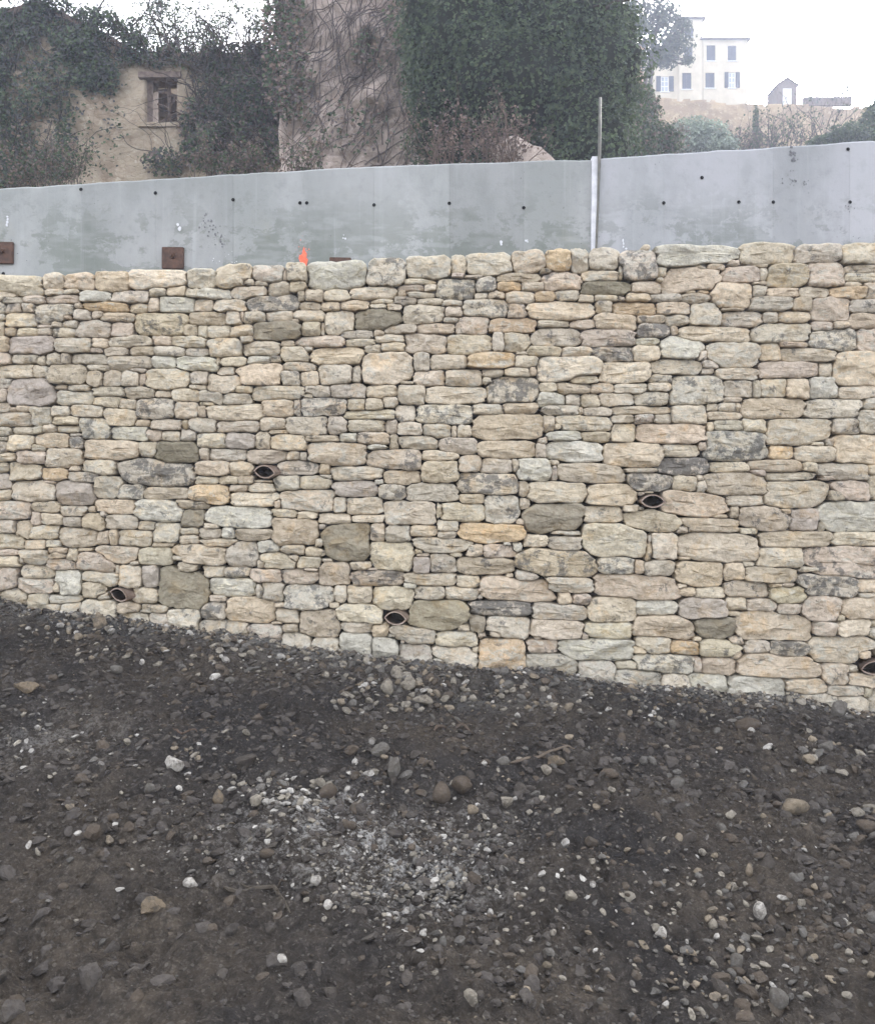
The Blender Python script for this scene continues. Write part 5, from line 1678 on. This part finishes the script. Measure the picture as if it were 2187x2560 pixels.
def house(name, label, cat, blocks, wins, Y_, mat, depth=9.0, roofs=True):
    ref = at(blocks[0][0], blocks[0][3], Y_)
    root = tag(empty(name, tuple(ref)), label, cat)
    loc = tuple(ref)
    for (px0, px1, py0, py1) in blocks:
        x0, x1, z0, z1 = plot(px0, px1, py0, py1, Y_)
        g = Geo()
        # wall built as strips round its window openings
        ws = []
        for w_ in wins:
            q = plot(w_[0], w_[1], w_[2], w_[3], Y_)
            if q[0] >= x0 and q[1] <= x1 + 0.01 and q[2] >= z0 and q[3] <= z1: ws.append(q)
        xs_ = sorted(set([x0, x1] + [q[0] for q in ws] + [q[1] for q in ws]))
        zs_ = sorted(set([z0, z1] + [q[2] for q in ws] + [q[3] for q in ws]))
        for i in range(len(xs_) - 1):
            for k in range(len(zs_) - 1):
                cx, cz = (xs_[i] + xs_[i + 1]) / 2, (zs_[k] + zs_[k + 1]) / 2
                if any(q[0] < cx < q[1] and q[2] < cz < q[3] for q in ws): continue
                g.box((xs_[i], Y_, zs_[k]), (xs_[i + 1], Y_ + 0.4, zs_[k + 1]))
        g.box((x0, Y_ + 0.401, z0), (x0 + 0.4, Y_ + depth, z1))
        g.box((x1 - 0.4, Y_ + 0.401, z0), (x1, Y_ + depth, z1))
        g.box((x0 + 0.401, Y_ + depth - 0.4, z0), (x1 - 0.401, Y_ + depth, z1))
        place(link('wall', g.mesh('wall', False), mat), root, loc)
        g = Geo()
        ov = 0.35
        zc = z1 + 0.006
        g.box((x0 - ov, Y_ - ov, zc), (x1 + ov, Y_ + depth + ov, zc + 0.16))
        V = [(x0 - ov, Y_ - ov, zc + 0.161), (x1 + ov, Y_ - ov, zc + 0.161), (x1 + ov, Y_ + depth + ov, zc + 0.161), (x0 - ov, Y_ + depth + ov, zc + 0.161), (x0 + depth * 0.25, Y_ + depth / 2, zc + 0.9), (x1 - depth * 0.25, Y_ + depth / 2, zc + 0.9)]
        g.add(V, [(0, 1, 5, 4), (2, 3, 4, 5)], [(1, 2, 5), (3, 0, 4)])
        place(link('roof', g.mesh('roof', False), M['rooftile']), root, loc)
    for w_ in wins:
        x0, x1, z0, z1 = plot(w_[0], w_[1], w_[2], w_[3], Y_)
        wr = empty('window', Vector((x0, Y_, z0)) - Vector(loc))
        wr.parent = root
        w, h = x1 - x0, z1 - z0
        g = Geo()
        g.box((-0.12, -0.10, -0.10), (w + 0.12, 0.30, -0.006))
        link('sill', g.mesh('sill', False), M['frame'], wr)
        if w_[4] == 'shut':
            for s in (0, 1):
                g = Geo()
                xa, xb = (0.02, w / 2 - 0.012) if s == 0 else (w / 2 + 0.012, w - 0.02)
                g.box((xa, 0.05, 0.02), (xb, 0.10, h - 0.02))
                nsl = 10
                for k in range(nsl):
                    zz_ = 0.06 + k * (h - 0.12) / nsl
                    g.box((xa + 0.04, 0.032, zz_), (xb - 0.04, 0.049, zz_ + (h - 0.12) / nsl * 0.6))
                link('shutter', g.mesh('shutter', False), M['shutter'], wr)
        else:
            g = Geo()
            g.box((0.0, 0.12, 0.0), (w, 0.14, h))
            link('pane', g.mesh('pane', False), M['glass'], wr)
            g = Geo()
            for xx in (0.0, w / 2 - 0.04, w - 0.08): g.box((xx, 0.06, 0), (xx + 0.08, 0.119, h))
            for q in (0.0, 0.33, 0.66, 0.95): g.box((0.08, 0.065, h * q), (w - 0.08, 0.115, h * q + 0.07))
            link('frame', g.mesh('frame', False), M['frame'], wr)
            sw = w * w_[5]
            for s in (0, 1):
                g = Geo()
                xa = -sw - 0.03 if s == 0 else w + 0.03
                g.box((xa, -0.08, 0), (xa + sw, -0.03, h))
                for k in range(10):
                    zz_ = 0.05 + k * (h - 0.1) / 10
                    g.box((xa + 0.05, -0.10, zz_), (xa + sw - 0.05, -0.081, zz_ + 0.06))
                link('shutter', g.mesh('shutter', False), M['shutter'], wr)
    return root


YH = 95.0
house('village_house', 'tall cream house with blue-grey shutters above the terrace wall', 'house',
      [(1698, 1756, 47, 300), (1757.5, 1868, 99, 300)],
      [(1711, 1733, 68, 92, 'shut'), (1710, 1731, 115, 154, 'shut'), (1766, 1788, 112, 151, 'shut'), (1819, 1840, 113, 151, 'shut'), (1705, 1728, 181, 222, 'shut'), (1763, 1786, 181, 219, 'shut'), (1821, 1838, 180, 219, 'open', 0.58)],
      YH, M['housewall'])
house('village_house', 'lower cream house wing with an open-shuttered window behind the pine', 'house',
      [(1612, 1696, 150, 300)], [(1652, 1671, 190, 228, 'open', 0.62)], YH + 0.6, M['housewall'])
house('village_house', 'ochre house half hidden by the pine tree', 'house', [(1545, 1610, 114, 310)], [], YH + 1.5, M['ochrewall'])

# garden shed with a gable on the terrace
YS = 82.0
x0, x1, z0, z1 = plot(1942, 1992, 212, 275, YS)
shl = (x0, YS, z0)
shed = tag(empty('garden_shed', shl), 'small gabled grey garden shed with a white door on the terrace', 'shed')
xm = (x0 + x1) / 2
zr = at(0, 196, YS)[2]
g = Geo()
V = [(x0, YS, z0), (x1, YS, z0), (x1, YS, z1), (xm, YS, zr), (x0, YS, z1)]
V2 = [(a, b + 2.4, c) for a, b, c in V]
g.add(V + V2, [(0, 4, 9, 5), (1, 6, 7, 2), (0, 1, 2, 4), (5, 9, 7, 6)], [(4, 2, 3), (9, 8, 7)])
place(link('wall', g.mesh('wall', False), M['wood']), shed, shl)
g = Geo()
for s in (-1, 1):
    xe = x0 - 0.15 if s < 0 else x1 + 0.15
    zl = z1 - 0.1
    g.add([(xe, YS - 0.15, zl), (xm, YS - 0.15, zr + 0.03), (xm, YS + 2.55, zr + 0.03), (xe, YS + 2.55, zl), (xe, YS - 0.15, zl + 0.1), (xm, YS - 0.15, zr + 0.13), (xm, YS + 2.55, zr + 0.13), (xe, YS + 2.55, zl + 0.1)],
          [(0, 1, 2, 3), (4, 7, 6, 5), (0, 4, 5, 1), (1, 5, 6, 2), (2, 6, 7, 3), (3, 7, 4, 0)])
place(link('roof', g.mesh('roof', False), M['wood']), shed, shl)
g = Geo()
g.box((xm - 0.42, YS - 0.05, z0), (xm + 0.42, YS - 0.005, z0 + (z1 - z0) * 0.86))
place(link('door', g.mesh('door', False), M['frame']), shed, shl)

# upper terrace ground behind the wall
g = Geo()
za = at(0, 285, YW)[2]
zb = at(0, 262, YH + 20)[2]
g.add([(5, YW + 0.9, za), (70, YW + 0.9, za), (95, YH + 40, zb), (-5, YH + 40, zb), (5, YW + 0.9, za - 12), (70, YW + 0.9, za - 12), (95, YH + 40, za - 12), (-5, YH + 40, za - 12)],
      [(0, 1, 2, 3), (0, 4, 5, 1), (1, 5, 6, 2), (2, 6, 7, 3), (3, 7, 4, 0)])
tag(link('upper_terrace_ground', g.mesh('upper_terrace_ground', False), M['hillside']), 'garden ground on top of the terrace wall', kind='structure')

# ---- pine in front of the houses
YP = 60.0
pt = [at(1624, 420, YP), at(1622, 300, YP), at(1620, 200, YP), at(1632, 140, YP), 0.42]
leafy('pine_tree', 'tall dark umbrella pine in front of the cream house', 'tree',
      [(1600, 60, YP, 1.5, 1.5, 1.4), (1655, 40, YP, 1.5, 1.4, 1.4), (1690, 105, YP, 1.3, 1.0, 1.2), (1640, 120, YP, 1.2, 0.8, 1.0), (1585, 150, YP, 1.0, 0.9, 0.9), (1575, 20, YP, 1.2, 1.0, 1.0), (1660, 150, YP, 1.1, 0.6, 0.9),
       (1640, -30, YP, 1.8, 1.0, 1.5), (1710, 60, YP, 0.6, 0.5, 0.6), (1556, 145, YP, 0.8, 0.8, 0.7), (1720, 150, YP, 0.5, 0.4, 0.5)], 9000, 0.26, [(58, 66, 44), (66, 72, 50), (50, 58, 42)], 91, pt, 26, 0.10, 0.75)

# ---- shrubs on the slope in front of the terrace wall
leafy('olive_shrub', 'round grey-green olive shrub below the terrace wall', 'shrub',
      [(1700, 350, 40, 1.2, 0.75, 0.9), (1760, 345, 40, 1.3, 0.8, 0.9), (1730, 330, 40, 0.9, 0.7, 0.8), (1800, 365, 40, 0.9, 0.5, 0.8)], 7000, 0.16, [(110, 120, 98), (122, 132, 110), (98, 108, 88)], 93, None, 16, 0.03)
leafy('evergreen_shrub', 'dark rounded bush at the picture edge below the terrace', 'bush',
      [(2185, 310, 34, 0.6, 0.8, 0.7), (2120, 345, 33, 0.9, 0.5, 0.7), (2205, 265, 34, 0.4, 0.5, 0.5), (2060, 360, 33, 0.7, 0.35, 0.5)], 7000, 0.14, GREEN, 94, None, 14, 0.03)
leafy('cypress_tree', 'slim young cypress against the terrace wall', 'tree',
      [(1889, 300, 45, 0.16, 0.75, 0.16), (1889, 345, 45, 0.22, 0.8, 0.22)], 1300, 0.13, GREEN, 95, [at(1889, 420, 45), at(1889, 300, 45), 0.05], 5, 0.02)
brush('winter_shrub', 'bare upright winter shrub right of the slim cypress', (1900, 270, 2000, 400), 42, 26, 2.6, 0.03, (0.10, 0.085, 0.08), 96, 600, GREEN, 'shrub', 0.3, 0.13, 5)
brush('winter_shrub', 'bare branching shrub below the garden shed', (2010, 270, 2080, 400), 42, 16, 2.7, 0.03, (0.10, 0.085, 0.08), 97, 200, GREEN, 'shrub', 0.35, 0.13, 5)
brush('winter_shrub', 'brown leafless thicket between evergreen bush and olive shrub', (1580, 320, 1690, 400), 34, 40, 1.7, 0.02, (0.11, 0.09, 0.085), 98, 1800, GREEN[:2] + DRYL, 'shrub', 0.35, 0.11, 4)
brush('winter_shrub', 'low dry shrub at the foot of the terrace wall beside the cypress', (1800, 330, 1880, 400), 42, 26, 1.7, 0.025, (0.12, 0.10, 0.09), 99, 900, GREEN[:2] + DRYL, 'shrub', 0.4, 0.13, 4)
brush('garden_plants', 'thin leafy stems growing along the top of the terrace wall', (2010, 230, 2130, 258), 78, 22, 1.5, 0.03, (0.10, 0.09, 0.08), 100, 700, GREEN, 'plants', 0.4, 0.16, 3)
brush('flower_stalk', 'single tall plant stalk with a tufted head on the terrace', (2108, 190, 2112, 250), 78, 2, 2.1, 0.04, (0.10, 0.09, 0.08), 101, 60, GREEN, 'plant', 0.06, 0.3, 0)
g = Geo()
a_, b_ = at(2010, 262, 77.5), at(2130, 241, 77.5)
g.box((a_[0], 77.5, a_[2]), (b_[0], 77.9, b_[2]))
tag(link('garden_parapet', g.mesh('garden_parapet', False), M['wood']), 'low dark parapet on the terrace right of the shed', 'parapet', kind='thing')

# ------------------------------------------------------------------ haze in the air, tinted blue to imitate lens glare as well
g = Geo()
g.box((-135, -100, -4.2), (150, 150, 80))
hz = link('haze', g.mesh('haze', False))
hm = bpy.data.materials.new('haze')
hm.use_nodes = True
hn = hm.node_tree.nodes
hn.remove(hn['Principled BSDF'])
pv = hn.new('ShaderNodeVolumePrincipled')
pv.inputs['Color'].default_value = (0.74, 0.81, 1.0, 1)
pv.inputs['Density'].default_value = 0.0024
pv.inputs['Anisotropy'].default_value = 0.2
hm.node_tree.links.new(pv.outputs[0], hn['Material Output'].inputs['Volume'])
hz.data.materials.append(hm)
tag(hz, 'pale winter haze in the air, also standing in for lens glare', kind='stuff')
